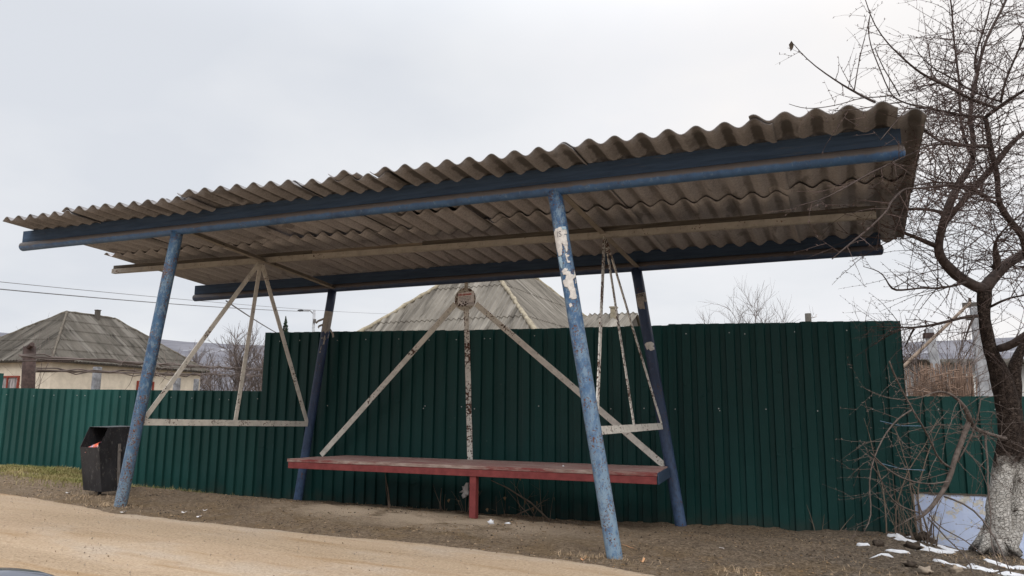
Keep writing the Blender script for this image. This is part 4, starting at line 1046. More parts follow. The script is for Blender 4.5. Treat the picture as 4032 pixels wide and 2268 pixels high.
TREE_LIMBS = [
[(6.713,1.592,1.919,0.0497),(6.64,1.545,1.934,0.0416),(6.568,1.494,1.976,0.0431),(6.512,1.448,2.03,0.0463),(6.436,1.387,2.114,0.0398),(6.388,1.344,2.174,0.035),(6.404,1.342,2.223,0.0379),(6.431,1.335,2.331,0.0321),(6.457,1.328,2.432,0.0321),(6.497,1.325,2.547,0.0306),(6.553,1.358,2.663,0.0278),(6.608,1.393,2.757,0.0294),(6.677,1.436,2.846,0.028),(6.709,1.465,2.92,0.0193),(6.72,1.482,3.159,0.0194),(6.703,1.483,3.197,0.0195),(6.721,1.479,3.351,0.018),(6.737,1.484,3.445,0.0166),(6.771,1.496,3.548,0.0158),(6.81,1.5,3.703,0.0136),(6.851,1.51,3.837,0.0121),(6.913,1.528,3.979,0.0106),(6.986,1.552,4.106,0.0107),(7.043,1.573,4.219,0.0099),(7.104,1.587,4.378,0.0076),(7.152,1.592,4.552,0.0046)],
[(6.455,1.333,2.403,0.0255),(6.517,1.331,2.471,0.0247),(6.586,1.33,2.554,0.0225),(6.648,1.329,2.621,0.0224),(6.702,1.325,2.681,0.0238),(6.757,1.321,2.748,0.0259),(6.789,1.312,2.779,0.0258),(6.835,1.308,2.824,0.0236),(6.875,1.297,2.889,0.0235),(6.929,1.291,2.962,0.0199),(7.015,1.301,3.027,0.017),(7.119,1.317,3.106,0.0141),(7.246,1.332,3.24,0.0106),(7.348,1.335,3.387,0.0056)],
[(6.713,1.592,1.919,0.0521),(6.762,1.656,1.991,0.0485),(6.842,1.731,2.081,0.0457),(6.914,1.807,2.148,0.0428),(6.986,1.886,2.199,0.0398),(7.083,1.974,2.259,0.0385),(7.206,2.07,2.346,0.0354),(7.341,2.161,2.484,0.0306)],
[(6.788,1.597,2.077,0.0321),(6.831,1.594,2.098,0.0336),(6.808,1.559,2.134,0.0303),(6.794,1.526,2.178,0.027),(6.8,1.52,2.226,0.0175),(6.786,1.483,2.272,0.0102),(6.814,1.47,2.289,0.0072),(6.846,1.453,2.342,0.0072),(6.926,1.453,2.415,0.0072),(6.992,1.452,2.467,0.0064)],
[(7.238,1.879,1.939,0.0485),(7.168,1.837,2.002,0.0445),(7.098,1.794,2.066,0.0404),(7.037,1.751,2.153,0.0364),(7.002,1.595,2.314,0.0277),(6.928,1.524,2.387,0.0268),(6.864,1.454,2.474,0.0267),(6.824,1.401,2.532,0.0245),(6.826,1.36,2.632,0.0208),(6.829,1.318,2.731,0.0221),(6.807,1.27,2.808,0.0228),(6.785,1.223,2.877,0.0227),(6.774,1.177,2.967,0.0191),(6.766,1.134,3.05,0.0176),(6.762,1.131,3.055,0.0183),(6.754,1.116,3.117,0.0183)],
[(6.754,1.116,3.117,0.0113),(6.626,0.968,3.093,0.0097),(6.503,0.819,3.083,0.0089),(6.407,0.683,3.068,0.0081),(6.338,0.561,3.047,0.0079),(6.259,0.434,3.025,0.0065),(6.171,0.301,3.015,0.0057),(6.087,0.165,3.029,0.005),(6.067,0.139,3.122,0.0044),(6.027,0.08,3.23,0.0044),(5.998,0.029,3.313,0.0044),(5.979,-0.013,3.377,0.0037),(5.998,-0.043,3.471,0.0031),(6.005,-0.068,3.503,0.0025)],
[(6.754,1.116,3.117,0.0155),(6.82,1.05,3.155,0.0153),(6.89,0.987,3.185,0.013),(6.971,0.93,3.212,0.0114),(7.047,0.869,3.245,0.0093),(7.154,0.814,3.327,0.0059)],
[(6.826,1.084,3.167,0.0125),(6.739,0.969,3.163,0.0117),(6.643,0.848,3.171,0.0116),(6.561,0.733,3.182,0.0114),(6.47,0.611,3.205,0.0106),(6.368,0.486,3.22,0.0105),(6.298,0.377,3.228,0.009),(6.225,0.263,3.257,0.0076),(6.139,0.137,3.315,0.0063),(6.146,0.143,3.302,0.0057),(6.064,0.047,3.381,0.005),(6.021,-0.026,3.434,0.0043),(5.998,-0.089,3.481,0.0037),(5.977,-0.156,3.55,0.003),(5.959,-0.221,3.617,0.0024)],
[(6.867,1.146,3.232,0.0084),(6.727,1.011,3.251,0.007),(6.65,0.905,3.258,0.0069),(6.569,0.794,3.285,0.0068),(6.507,0.695,3.297,0.006),(6.428,0.589,3.305,0.0053),(6.375,0.494,3.313,0.0039),(6.307,0.388,3.342,0.0032),(6.234,0.264,3.464,0.0019)],
[(6.698,1.407,2.903,0.0147),(6.665,1.365,2.955,0.0132),(6.641,1.321,3.036,0.0131),(6.62,1.28,3.108,0.0124),(6.614,1.266,3.171,0.0109),(6.619,1.242,3.315,0.0102),(6.628,1.22,3.459,0.0095),(6.614,1.188,3.602,0.0087),(6.61,1.167,3.71,0.0073),(6.604,1.132,3.89,0.0066),(6.609,1.111,4.019,0.0066),(6.602,1.098,4.069,0.0058),(6.584,1.064,4.213,0.0044)],
[(6.754,1.154,2.907,0.0155),(6.633,1.015,2.885,0.0139),(6.528,0.883,2.863,0.0137),(6.444,0.76,2.841,0.0114),(6.376,0.639,2.849,0.0099),(6.283,0.499,2.896,0.0085),(6.208,0.458,2.939,0.0078),(6.168,0.358,2.933,0.0058),(6.117,0.253,2.925,0.0038)],
[(6.437,0.694,2.82,0.008),(6.307,0.428,2.739,0.0077),(6.2,0.179,2.62,0.0068),(6.117,-0.063,2.523,0.0059),(6.034,-0.304,2.416,0.0051),(5.942,-0.39,2.36,0.005),(5.835,-0.492,2.274,0.005),(5.783,-0.576,2.223,0.0043),(5.663,-0.685,2.14,0.0032),(5.538,-0.802,2.09,0.0021)],
[(6.853,1.372,2.558,0.0086),(6.717,1.18,2.547,0.007),(6.623,1.008,2.53,0.0082),(6.545,0.84,2.528,0.0101),(6.476,0.677,2.518,0.0098),(6.385,0.51,2.478,0.0077),(6.313,0.352,2.435,0.0075),(6.227,0.189,2.384,0.0073),(6.13,0.018,2.351,0.0077),(6.083,-0.125,2.284,0.007),(6.02,-0.269,2.188,0.0068),(6.019,-0.372,2.138,0.0061),(5.921,-0.451,2.026,0.0066),(5.846,-0.526,1.95,0.0065),(5.784,-0.599,1.89,0.0053),(5.703,-0.676,1.806,0.0032)],
[(6.799,1.353,2.529,0.0129),(6.681,1.217,2.58,0.0099),(6.604,1.103,2.608,0.0098),(6.52,0.991,2.608,0.009),(6.418,0.873,2.598,0.0075),(6.318,0.758,2.577,0.0061),(6.219,0.649,2.526,0.004)],
[(6.443,1.313,2.482,0.016),(6.4,1.279,2.5,0.0131),(6.346,1.243,2.505,0.0123),(6.266,1.197,2.501,0.0116),(6.186,1.15,2.498,0.0109),(6.119,1.111,2.487,0.0087)],
[(6.385,1.331,2.237,0.0204),(6.329,1.329,2.264,0.0198),(6.247,1.31,2.32,0.0162),(6.183,1.305,2.339,0.0133),(6.139,1.307,2.374,0.0104)],
[(6.65,1.544,1.714,0.0143),(6.572,1.523,1.715,0.0119),(6.477,1.5,1.684,0.0112),(6.382,1.475,1.661,0.0112),(6.294,1.454,1.638,0.0104),(6.206,1.431,1.623,0.0096),(6.119,1.404,1.632,0.0064),(6.003,1.364,1.64,0.004),(5.915,1.338,1.641,0.0024)],
[(6.571,1.41,1.956,0.0118),(6.498,1.315,1.921,0.0101),(6.362,1.192,1.887,0.0093),(6.259,1.079,1.884,0.0084),(6.156,0.969,1.858,0.0083),(6.043,0.854,1.839,0.0097),(6.029,0.774,1.873,0.0059),(6.013,0.692,1.906,0.0051),(5.97,0.599,1.944,0.0036),(5.873,0.484,1.96,0.0021)],
[(6.209,1.473,1.628,0.0089),(6.17,1.494,1.566,0.0073),(6.145,1.522,1.504,0.0049)],
[(6.629,1.533,1.722,0.0103),(6.584,1.488,1.655,0.0095),(6.554,1.451,1.581,0.0086),(6.535,1.416,1.523,0.0047)],
[(6.853,1.09,3.202,0.0112),(6.861,1.056,3.275,0.0097),(6.901,1.031,3.383,0.009),(6.941,1.01,3.469,0.009),(6.979,0.989,3.547,0.0075),(7.011,0.968,3.612,0.0068),(7.057,0.942,3.736,0.0054),(7.099,0.909,3.893,0.0041)],
[(6.767,1.424,3.598,0.009),(6.744,1.358,3.653,0.0089),(6.777,1.31,3.743,0.0081),(6.81,1.263,3.832,0.0066),(6.843,1.215,3.919,0.0058),(6.867,1.166,3.997,0.005),(6.875,1.109,4.074,0.0036)],
[(6.772,1.588,1.468,0.0315),(6.792,1.543,1.46,0.0344),(6.849,1.507,1.49,0.0341),(6.917,1.474,1.539,0.0322),(6.997,1.442,1.61,0.0289),(7.094,1.418,1.671,0.0226)],
[(6.741,1.573,1.785,0.0111),(6.796,1.509,1.814,0.0102),(6.856,1.447,1.841,0.0085),(6.93,1.397,1.845,0.0069),(7.0,1.348,1.827,0.0053)],
[(6.777,1.71,0.803,0.0175),(6.73,1.563,0.812,0.0163),(6.636,1.39,0.839,0.0143),(6.538,1.215,0.872,0.0149),(6.485,1.059,0.913,0.0178)],
[(6.485,1.059,0.913,0.021),(6.47,1.016,0.961,0.0209),(6.467,0.974,1.032,0.0176),(6.41,0.94,1.08,0.0115),(6.343,0.853,1.126,0.0086),(6.288,0.777,1.14,0.0078),(6.244,0.711,1.123,0.0056),(6.174,0.639,1.081,0.0042),(6.082,0.552,1.066,0.0034),(5.974,0.454,1.071,0.0027),(5.882,0.358,1.102,0.002),(5.822,0.275,1.14,0.0017)],
[(6.479,1.052,0.937,0.021),(6.444,1.014,0.858,0.0209),(6.405,0.973,0.779,0.02),(6.363,0.934,0.686,0.0198),(6.331,0.899,0.594,0.0197),(6.292,0.861,0.504,0.0188),(6.234,0.811,0.429,0.0156),(6.185,0.764,0.364,0.0139),(6.145,0.716,0.322,0.0115),(6.085,0.657,0.295,0.0084)],
[(6.603,1.345,0.85,0.0092),(6.591,1.305,0.765,0.0083),(6.593,1.273,0.669,0.0074),(6.589,1.236,0.582,0.0074),(6.567,1.188,0.513,0.0081),(6.556,1.144,0.45,0.008),(6.563,1.109,0.379,0.0048),(6.566,1.073,0.307,0.0047),(6.532,1.025,0.212,0.0039),(6.53,0.989,0.126,0.0047),(6.55,0.962,0.043,0.0038),(6.565,0.935,-0.047,0.0038)],
[(6.326,0.873,0.622,0.0086),(6.262,0.782,0.66,0.0078),(6.221,0.692,0.746,0.0069),(6.187,0.604,0.846,0.0069),(6.14,0.512,0.928,0.0068),(6.1,0.425,1.002,0.006),(6.042,0.376,1.129,0.0067),(6.014,0.314,1.2,0.0067),(5.989,0.256,1.25,0.0073),(5.979,0.206,1.3,0.0053)],
[(6.301,0.822,0.537,0.0062),(6.208,0.735,0.521,0.0054),(6.135,0.653,0.528,0.0054),(6.05,0.564,0.55,0.0053),(5.981,0.478,0.586,0.0053),(5.914,0.391,0.64,0.0052),(5.863,0.309,0.701,0.0052),(5.838,0.244,0.735,0.0037)],
[(6.27,0.826,0.437,0.007),(6.366,0.795,0.408,0.0069),(6.445,0.758,0.371,0.0068),(6.466,0.698,0.314,0.006),(6.492,0.641,0.258,0.0059),(6.512,0.577,0.219,0.0051),(6.54,0.529,0.118,0.0043),(6.561,0.474,0.034,0.0035)],
[(6.155,0.743,0.305,0.0054),(6.225,0.703,0.233,0.0053),(6.236,0.631,0.199,0.0052),(6.28,0.576,0.153,0.0044),(6.336,0.521,0.138,0.0043),(6.35,0.453,0.087,0.0043),(6.359,0.385,0.019,0.0035)],
[(6.167,0.744,0.328,0.0046),(6.179,0.681,0.276,0.0046),(6.246,0.64,0.235,0.0045),(6.338,0.609,0.21,0.0037),(6.394,0.564,0.163,0.0036),(6.452,0.523,0.105,0.0029)],
[(6.373,0.944,0.655,0.0063),(6.429,0.952,0.749,0.0071),(6.486,0.958,0.859,0.0071),(6.53,0.955,0.985,0.0063),(6.543,0.944,1.079,0.0048)],
[(6.108,0.659,0.341,0.0053),(6.037,0.555,0.37,0.0053),(5.968,0.451,0.406,0.0045),(5.911,0.342,0.499,0.0044),(5.87,0.235,0.619,0.0036),(5.823,0.137,0.68,0.0029)],
[(6.104,0.482,1.006,0.006),(6.009,0.419,0.95,0.006),(5.942,0.373,0.864,0.0052),(5.897,0.333,0.802,0.0052),(5.876,0.303,0.745,0.0044),(5.832,0.271,0.644,0.0044),(5.813,0.248,0.552,0.0044),(5.824,0.257,0.354,0.0044),(5.811,0.229,0.308,0.0036),(5.768,0.188,0.255,0.0029)],
[(5.997,0.03,2.939,0.0098),(5.935,-0.049,2.95,0.0091),(5.881,-0.126,2.967,0.0073),(5.812,-0.211,2.989,0.006),(5.781,-0.275,2.994,0.0053),(5.725,-0.354,3.017,0.0047),(5.669,-0.432,3.04,0.0041),(5.631,-0.502,3.06,0.0035),(5.589,-0.576,3.09,0.0029),(5.567,-0.638,3.108,0.0023)],
[(6.272,0.262,2.957,0.005),(6.213,0.16,2.908,0.0049),(6.149,0.06,2.845,0.0043),(6.1,-0.042,2.824,0.003),(6.065,-0.14,2.818,0.0024)],
[(6.17,-0.096,2.836,0.0053),(6.133,-0.208,2.75,0.004),(6.054,-0.333,2.627,0.0034),(5.994,-0.452,2.524,0.0022)],
[(6.141,-0.009,2.899,0.0048),(6.047,-0.153,2.847,0.0041),(5.908,-0.314,2.777,0.0035),(5.802,-0.464,2.725,0.0028),(5.732,-0.6,2.691,0.0017)],
[(6.1,0.069,2.982,0.0049),(6.001,-0.038,2.943,0.0036),(5.917,-0.141,2.917,0.0036),(5.805,-0.249,2.85,0.003),(5.718,-0.349,2.806,0.0029),(5.645,-0.446,2.772,0.0029),(5.611,-0.525,2.745,0.0023),(5.558,-0.617,2.733,0.0022),(5.527,-0.698,2.722,0.0017)],
[(5.878,-0.191,2.945,0.0048),(5.897,-0.193,3.045,0.0036),(5.912,-0.19,3.107,0.0036),(5.927,-0.188,3.182,0.003),(5.948,-0.185,3.262,0.003),(5.968,-0.177,3.307,0.0024),(5.983,-0.174,3.376,0.0024),(6.002,-0.173,3.457,0.0018)],
[(6.148,0.143,2.997,0.005),(6.122,0.079,3.054,0.0043),(6.083,0.014,3.086,0.0043),(6.037,-0.062,3.165,0.0036),(6.013,-0.127,3.231,0.003)]]

# ------------------------------------------------------------------ fruit tree at the right
def ortho(d, rnd):
    v = Vector((rnd.uniform(-1, 1), rnd.uniform(-1, 1), rnd.uniform(-1, 1)))
    v = v - d * v.dot(d)
    return v.normalized() if v.length > 1e-4 else d.orthogonal().normalized()
def shoot(mb, p, d, length, r, rnd, bend, trop, sides=4, buds=0.0, sub=None, kids=None):
    n = max(3, int(length / .09)); pts = [p.copy()]; dirs = [d.copy()]; st = length / n
    c = ortho(d, rnd) * bend
    for i in range(n):
        d = (d + c * st + Vector((0, 0, trop)) * st + Vector((rnd.gauss(0, .07), rnd.gauss(0, .07), rnd.gauss(0, .07)))).normalized()
        p = p + d * st; pts.append(p.copy()); dirs.append(d.copy())
    mb.tube(pts, [r * (1 - .72 * i / n) for i in range(n + 1)], sides, False)
    if buds:
        q = 0.0
        while q < length:
            i = min(int(q / st), n - 1); t = q / st - i; b = pts[i].lerp(pts[i + 1], t); o = ortho(dirs[i], rnd)
            l = rnd.uniform(.006, .016); rr = max(r * .7, .0020)
            mb.tube([b, b + (o + dirs[i] * .7).normalized() * l], [rr * 1.1, rr * 1.0], 3, True)
            q += rnd.uniform(.6, 1.4) * buds
    if kids is not None:
        for i in range(1, n): kids.append((pts[i], dirs[i], length, r, i / n))
    return pts
TR = thing('fruit_tree', 'bare old fruit tree with a cracked whitewashed trunk in front of the pale blue wall', 'tree', (6.68, 1.88, -.06))
rnd = random.Random(21)
def resample(pl, step):
    out = []
    for i in range(len(pl) - 1):
        a, b = pl[i], pl[i + 1]; n = max(1, int((Vector(b[:3]) - Vector(a[:3])).length / step))
        for k in range(n): out.append(tuple(lerp(a[j], b[j], k / n) for j in range(4)))
    out.append(pl[-1]); return out
def smooth(pl, it=2):
    pl = [list(p) for p in pl]
    for _ in range(it):
        q = [p[:] for p in pl]
        for i in range(1, len(pl) - 1):
            for j in range(4): q[i][j] = .25 * pl[i - 1][j] + .5 * pl[i][j] + .25 * pl[i + 1][j]
        pl = q
    return pl
def limb_tube(mb, pl, n, knob, seed):
    q = smooth(resample(pl, .05), 2); o = len(mb.v)
    mb.tube([p[:3] for p in q], [p[3] for p in q], n, True)
    for i in range(o, len(mb.v)):
        v = Vector(mb.v[i]); k = (i - o) // n; k = min(k, len(q) - 1); c = Vector(q[k][:3]); r = q[k][3]
        d = (v - c); 
        mb.v[i] = tuple(c + d * (1 + knob * mnoise.noise(v * 9 + Vector((seed, 0, 0))) + knob * .6 * mnoise.noise(v * 24)))
tr = MB()
for i, pl in enumerate(TREE_STEMS): limb_tube(tr, [p[:3] + (p[3] * .94,) for p in pl], 22, .17, i)
# flared root crown
for a in range(7):
    an = a * .9 + .3; d = Vector((math.cos(an), math.sin(an), 0))
    c = Vector((6.67, 1.87, 0))
    tr.tube([c + d * .03 + Vector((0, 0, .12)), c + d * .09 + Vector((0, 0, .03)), c + d * .17 + Vector((0, 0, -.05))], [.05, .04, .02], 8)
tr.build('trunk', M['bark'], TR, True)
TREE_LIMBS = [[p[:3] + (p[3] * .9,) for p in pl] for pl in TREE_LIMBS]
lb = MB(); tw = MB(); fine = MB(); ltw = MB(); llb = MB()
for i, pl in enumerate(TREE_LIMBS):
    limb_tube(llb if max(q[2] for q in pl) < 1.45 and pl[0][3] < .03 else lb, pl, 9 if pl[0][3] > .012 else 6, .12 if pl[0][3] > .012 else .05, i + 5)
    q = smooth(resample(pl, .055), 1)
    kids = []
    for j in range(2, len(q)):
        p = Vector(q[j][:3]); r = q[j][3]; d = (p - Vector(q[j - 1][:3]))
        if d.length < 1e-5: continue
        d.normalize()
        low = p.z < 1.3
        px_left = p.x < 6.3 and p.y < 1.25 and p.z > 1.2
        num = 3.3 if r > .006 else 1.8
        if low: num *= .62 if p.x < 6.55 else .35
        if p.z < .75: num *= .6
        if px_left: num *= .26
        if p.x < 6.0 and p.z > 2.4 and j > len(q) * .9: continue
        cnt = int(num) + (rnd.random() < num - int(num))
        for _ in range(cnt):
            o = ortho(d, rnd)
            dd = (d * rnd.uniform(.2, 1.0) + o * 1.0)
            dd.z *= .7
            dd.z += (-.12 if low else rnd.uniform(-.2, .3)); dd.normalize()
            thick = min(1.0, r / .02)
            ln = (rnd.uniform(.10, .28) + thick * rnd.uniform(.1, .85)) * (.6 if px_left else 1)
            rr = min(r * .5, rnd.uniform(.0024, .0046)) * (.75 if low else 1)
            shoot(ltw if low else tw, p, dd, ln * (.75 if low else 1), rr, rnd, rnd.uniform(.3, 2.8) if low else rnd.uniform(0, 1.6), rnd.uniform(-1.5, .4) if p.z < 2.4 else rnd.uniform(-.6, .7), 4, .05, None, kids)
    for (p, d, ln, r, t) in kids:
        if rnd.random() < .62:
            o = ortho(d, rnd); dd = (d * rnd.uniform(.3, .9) + o); dd.z *= .75; dd.normalize()
            shoot(ltw if p.z < 1.25 else fine, p, dd, rnd.uniform(.07, .18) + ln * rnd.uniform(0, .42), max(.0016, r * .6), rnd, rnd.uniform(0, 1.2), rnd.uniform(-1.3, .4), 3, .07)
lb.build('branches', M['limb'], TR, True)
tw.v += []; tw.build('twigs', M['twig'], TR, False)
fine.build('twigs', M['twig'], TR, False)
llb.build('hanging_branches', M['low_limb'], TR, True); ltw.build('hanging_twigs', M['low_twig'], TR, False)
# two withered leaves left at the tips
lf = MB()
for p in ((TREE_LIMBS[36][-1][:3]),):
    p = Vector(p)
    lf.add([p, p + Vector((-.012, .0, .025)), p + Vector((-.028, .004, .005)), p + Vector((-.02, 0, -.04)), p + Vector((-.006, .004, -.02))], [(0, 1, 2, 3, 4)])
o = lf.build('withered_leaf', M['clod'], TR); sd = o.modifiers.new('thickness', 'SOLIDIFY'); sd.thickness = .003

# ------------------------------------------------------------------ small plants
def weed(name, label, cat, loc, stems, mat, group=None, seed=1, leaves=None):
    t = MB(); rn = random.Random(seed); lv = []
    for (dx, dy, dirv, ln, r, trop) in stems:
        p = Vector((loc[0] + dx, loc[1] + dy, G(loc[0] + dx, loc[1] + dy) - .01)); kids = []
        pts = shoot(t, p, Vector(dirv).normalized(), ln, r, rn, rn.uniform(0, .6), trop, 5, 0, None, kids)
        for (q, d, l2, r2, tt) in kids:
            if rn.random() < .45 and tt > .15:
                pp = shoot(t, q, (d * .6 + ortho(d, rn)).normalized(), rn.uniform(.05, .14), r * .5, rn, .5, -.3, 3, 0)
                if leaves and rn.random() < leaves:
                    e_ = pp[-1]; w = ortho(d, rn) * rn.uniform(.008, .02)
                    lv.append([e_, e_ + w + Vector((0, 0, -.012)), e_ + Vector((rn.uniform(-.01, .01), 0, -.04)), e_ - w + Vector((0, 0, -.012))])
    if lv:
        root = thing(name, label, cat, (loc[0], loc[1], G(loc[0], loc[1])), group)
        t.build('stem', mat, root, False)
        for q in lv:
            o = MB().add(q, [(0, 1, 2, 3)]).build('dry_leaf', M['leaf'], root); sd = o.modifiers.new('thickness', 'SOLIDIFY'); sd.thickness = .001
        return root
    return tag(t.build(name, mat), label, cat, group)
weed('dry_weed', 'curved bare stem against the green fence under the left half of the bench', 'weed', (1.21, 1.95, 0), [(0, 0, (-.25, .1, 1), .42, .011, -.1), (-.01, .01, (-.35, .1, 1), .30, .005, .2)], M['dry_twig'], None, 4)
weed('dry_weed', 'thin dry stalks under the middle of the bench left of its leg', 'weed', (1.70, 2.2, 0), [(-.02, 0, (0, 0, 1), .26, .008, 0), (.02, 0, (-.5, 0, 1), .33, .004, .3), (.03, .02, (-.3, .1, 1), .20, .004, .1)], M['dry_twig'], None, 5)
weed('dead_bush', 'dead leafy weed holding a scrap of white paper behind the bench leg', 'weed', (1.98, 2.2, 0), [(0, 0, (-.2, 0, 1), .30, .004, 0), (.02, 0, (.3, .1, 1), .33, .004, 0), (-.03, 0, (-.6, 0, 1), .26, .004, 0), (.05, 0, (.6, -.1, 1), .3, .004, 0), (.01, .03, (.1, .2, 1), .35, .004, 0), (.0, -.02, (-.3, -.3, 1), .2, .003, 0)], M['dry_twig'], None, 6, .8)
weed('dead_bush', 'sprawling dead brambles under the bench right of its leg', 'weed', (2.52, 2.1, 0), [(0.3, .05, (-.6, .1, .8), .52, .005, -.2), (.0, .0, (.55, .1, .4), .5, .005, 0), (.12, .08, (-.35, .0, 1), .46, .004, -.1), (.34, .1, (-.25, .05, 1), .44, .004, .1), (.0, 0, (.8, .1, .35), .4, .004, .3), (-.1, .1, (.2, 0, 1), .3, .003, 0), (.2, .12, (.3, 0, 1), .34, .003, -.3), (.28, .0, (-.8, .1, .7), .5, .004, .1), (.15, .05, (-.1, .1, 1), .38, .003, -.4), (-.15, .05, (-.2, 0, 1), .22, .003, 0), (.4, .1, (.1, 0, 1), .3, .003, -.2), (.05, .1, (.6, 0, 1), .36, .003, -.3), (-.05, .05, (-.3, .1, 1), .28, .003, 0)], M['dry_twig'], None, 7, .75)
o = MB().tube([(2.88, 2.36, G(2.88, 2.36) - .01), (2.66, 2.34, .06), (2.40, 2.32, .20), (2.22, 2.30, .27)], [.009, .009, .007, .004], 7).build('fallen_branch', M['dry_twig'], None, True)
tag(o, 'bare grey branch leaning up from the ground under the right half of the bench', 'branch')
weed('dry_weed', 'small twiggy weeds at the foot of the tall fence near its right end', 'weed', (5.45, 2.72, 0), [(-.1, 0, (-.3, 0, 1), .26, .004, 0), (.1, 0, (.5, 0, 1), .22, .004, 0), (-.04, 0, (.1, 0, 1), .16, .003, 0)], M['dry_twig'], None, 8)
bs = [(-.12, .0, (.02, 0, 1), 1.05, .007, 0), (-.04, .02, (-.05, 0, 1), 1.15, .008, 0), (.12, .0, (-.02, 0, 1), 1.0, .008, 0), (.16, .03, (.02, .0, 1), 1.1, .01, 0), (.22, 0, (-.08, 0, 1), .9, .007, 0)]
rn = random.Random(9)
for i in range(26): bs.append((rn.uniform(-.05, .26), rn.uniform(-.08, .05), (rn.uniform(-.45, .35), rn.uniform(-.4, .2), 1), rn.uniform(.18, .62), rn.uniform(.003, .006), rn.uniform(-.5, .2)))
weed('dead_bush', 'thicket of dry upright stems at the right end of the tall green fence', 'bush', (6.06, 2.62, 0), bs, M['dry_twig'], None, 10)
for z in (.28, .52, .66, .9):
    pass
for (a, b, lab) in (((5.93, 2.57, .55), (6.28, 2.6, .50), 'lower pale blue twine tied across the dry stems at the fence end'), ((5.95, 2.58, .92), (6.28, 2.6, .88), 'upper pale blue twine tied across the dry stems at the fence end')):
    a = Vector(a); b = Vector(b)
    tag(MB().tube([a, a.lerp(b, .5) + Vector((0, -.03, -.02)), b], .0022, 4).build('twine', M['bluecord']), lab, 'twine')
# grass, straw and dead leaves (uncountable)
def blades(name, label, areas, n, hmin, hmax, mat, w=.0035, seed=1, flop=.6):
    rn = random.Random(seed); mb = MB()
    for _ in range(n):
        a = rn.choices(areas, [q[4] for q in areas])[0]
        x = rn.gauss(a[0], a[2]); y = rn.gauss(a[1], a[3])
        if y > FA.y + (x - FA.x) * FD.y / FD.x - .04 or y < edge(x) + .01: continue
        z = G(x, y); h = rn.uniform(hmin, hmax); an = rn.uniform(0, 6.28); dx, dy = math.cos(an), math.sin(an); fl = rn.uniform(.1, flop) * h
        px, py = -dy * w, dx * w
        mb.add([(x - px, y - py, z - .005), (x + px, y + py, z - .005), (x + dx * fl * .4 + px * .7, y + dy * fl * .4 + py * .7, z + h * .6), (x + dx * fl * .4 - px * .7, y + dy * fl * .4 - py * .7, z + h * .6), (x + dx * fl, y + dy * fl, z + h * rn.uniform(.7, 1.0))], [(0, 1, 2, 3), (3, 2, 4)])
    return tag(mb.build(name, mat), label, None, None, 'stuff')
def cat_(o, c): o['category'] = c; return o
cat_(blades('grass', 'yellow green winter grass on the bank below the low left fence', [(-4.6, 2.0, .75, .20, 1.5), (-5.9, 2.0, .9, .3, 1), (-3.5, 1.7, .45, .30, .55), (-2.6, 1.4, .35, .35, .15), (-2.2, 2.2, .4, .12, .12)], 24000, .015, .07, M['grass'], .003, 3, 1.2), 'grass')
cat_(blades('dry_grass', 'tufts of dry straw coloured grass round the post feet and in the trampled soil', [(-1.35, .25, .22, .14, .8), (-.55, .0, .18, .07, .6), (4.15, .02, .17, .045, .6), (5.1, -.02, .12, .08, .35), (5.9, .55, .3, .3, .2), (6.6, 1.6, .18, .12, .5), (2, 2.45, 1.6, .06, .25)], 1500, .006, .04, M['straw'], .0018, 4, 3.0), 'grass')
def scatter(name, label, n, box, smin, smax, mat, seed, flat=.25, thr=None, elong=1.0):
    rn = random.Random(seed); mb = MB()
    for _ in range(n):
        x = rn.uniform(box[0], box[1]); y = rn.uniform(box[2], box[3])
        if y > FA.y + (x - FA.x) * FD.y / FD.x - .03: continue
        on_road = y < edge(x)
        if thr == 'soil' and (on_road or nz(x, y, 1.7, 3) < -.12): continue
        if thr == 'road' and not on_road: continue
        z = (G0(x, y) + .010) if on_road else G(x, y)
        s = rn.uniform(smin, smax) * (rn.random() ** 1.5 * .8 + .35); an = rn.uniform(0, 3.14); ca, sa = math.cos(an), math.sin(an)
        e_ = rn.uniform(.5, 1.0) / elong; k = []
        for q in range(5):
            a = q * 1.2566 + rn.uniform(-.3, .3); u, v = math.cos(a) * s, math.sin(a) * s * e_
            k.append((x + u * ca - v * sa, y + u * sa + v * ca, z + rn.uniform(0, .35) * s))
        top = (x, y, z + s * flat + .002)
        mb.add(k + [top, (x, y, z - .004)], [(i, (i + 1) % 5, 5) for i in range(5)] + [((i + 1) % 5, i, 6) for i in range(5)])
    o = tag(mb.build(name, mat), label, None, None, 'stuff'); o['category'] = 'litter'; return o
scatter('leaf_litter', 'crumbled dead leaves trodden into the soil', 7000, (-4.5, 7.6, -.4, 2.85), .005, .016, M['leaf'], 31, .22, 'soil', 1.8)
scatter('soil_crumbs', 'dark clods and crumbs of soil', 5000, (-4.5, 7.6, -.5, 2.9), .003, .012, M['clod'], 32, .8, 'soil')
scatter('pale_crumbs', 'pale chips and straw bits in the soil', 2200, (-4.5, 7.6, -.6, 2.9), .004, .016, M['straw'], 33, .3, 'soil', 3.0)
scatter('road_grit', 'small stones and grit lying on the sandy road', 2200, (-4, 5.5, -3.4, .1), .002, .007, M['pebble'], 34, .8, 'road')
scatter('road_clods', 'brown clods of dried mud on the sandy road', 260, (-3, 5.5, -3.2, .1), .003, .010, M['old_wood'] if False else M['mud'], 35, .6, 'road', 1.6)
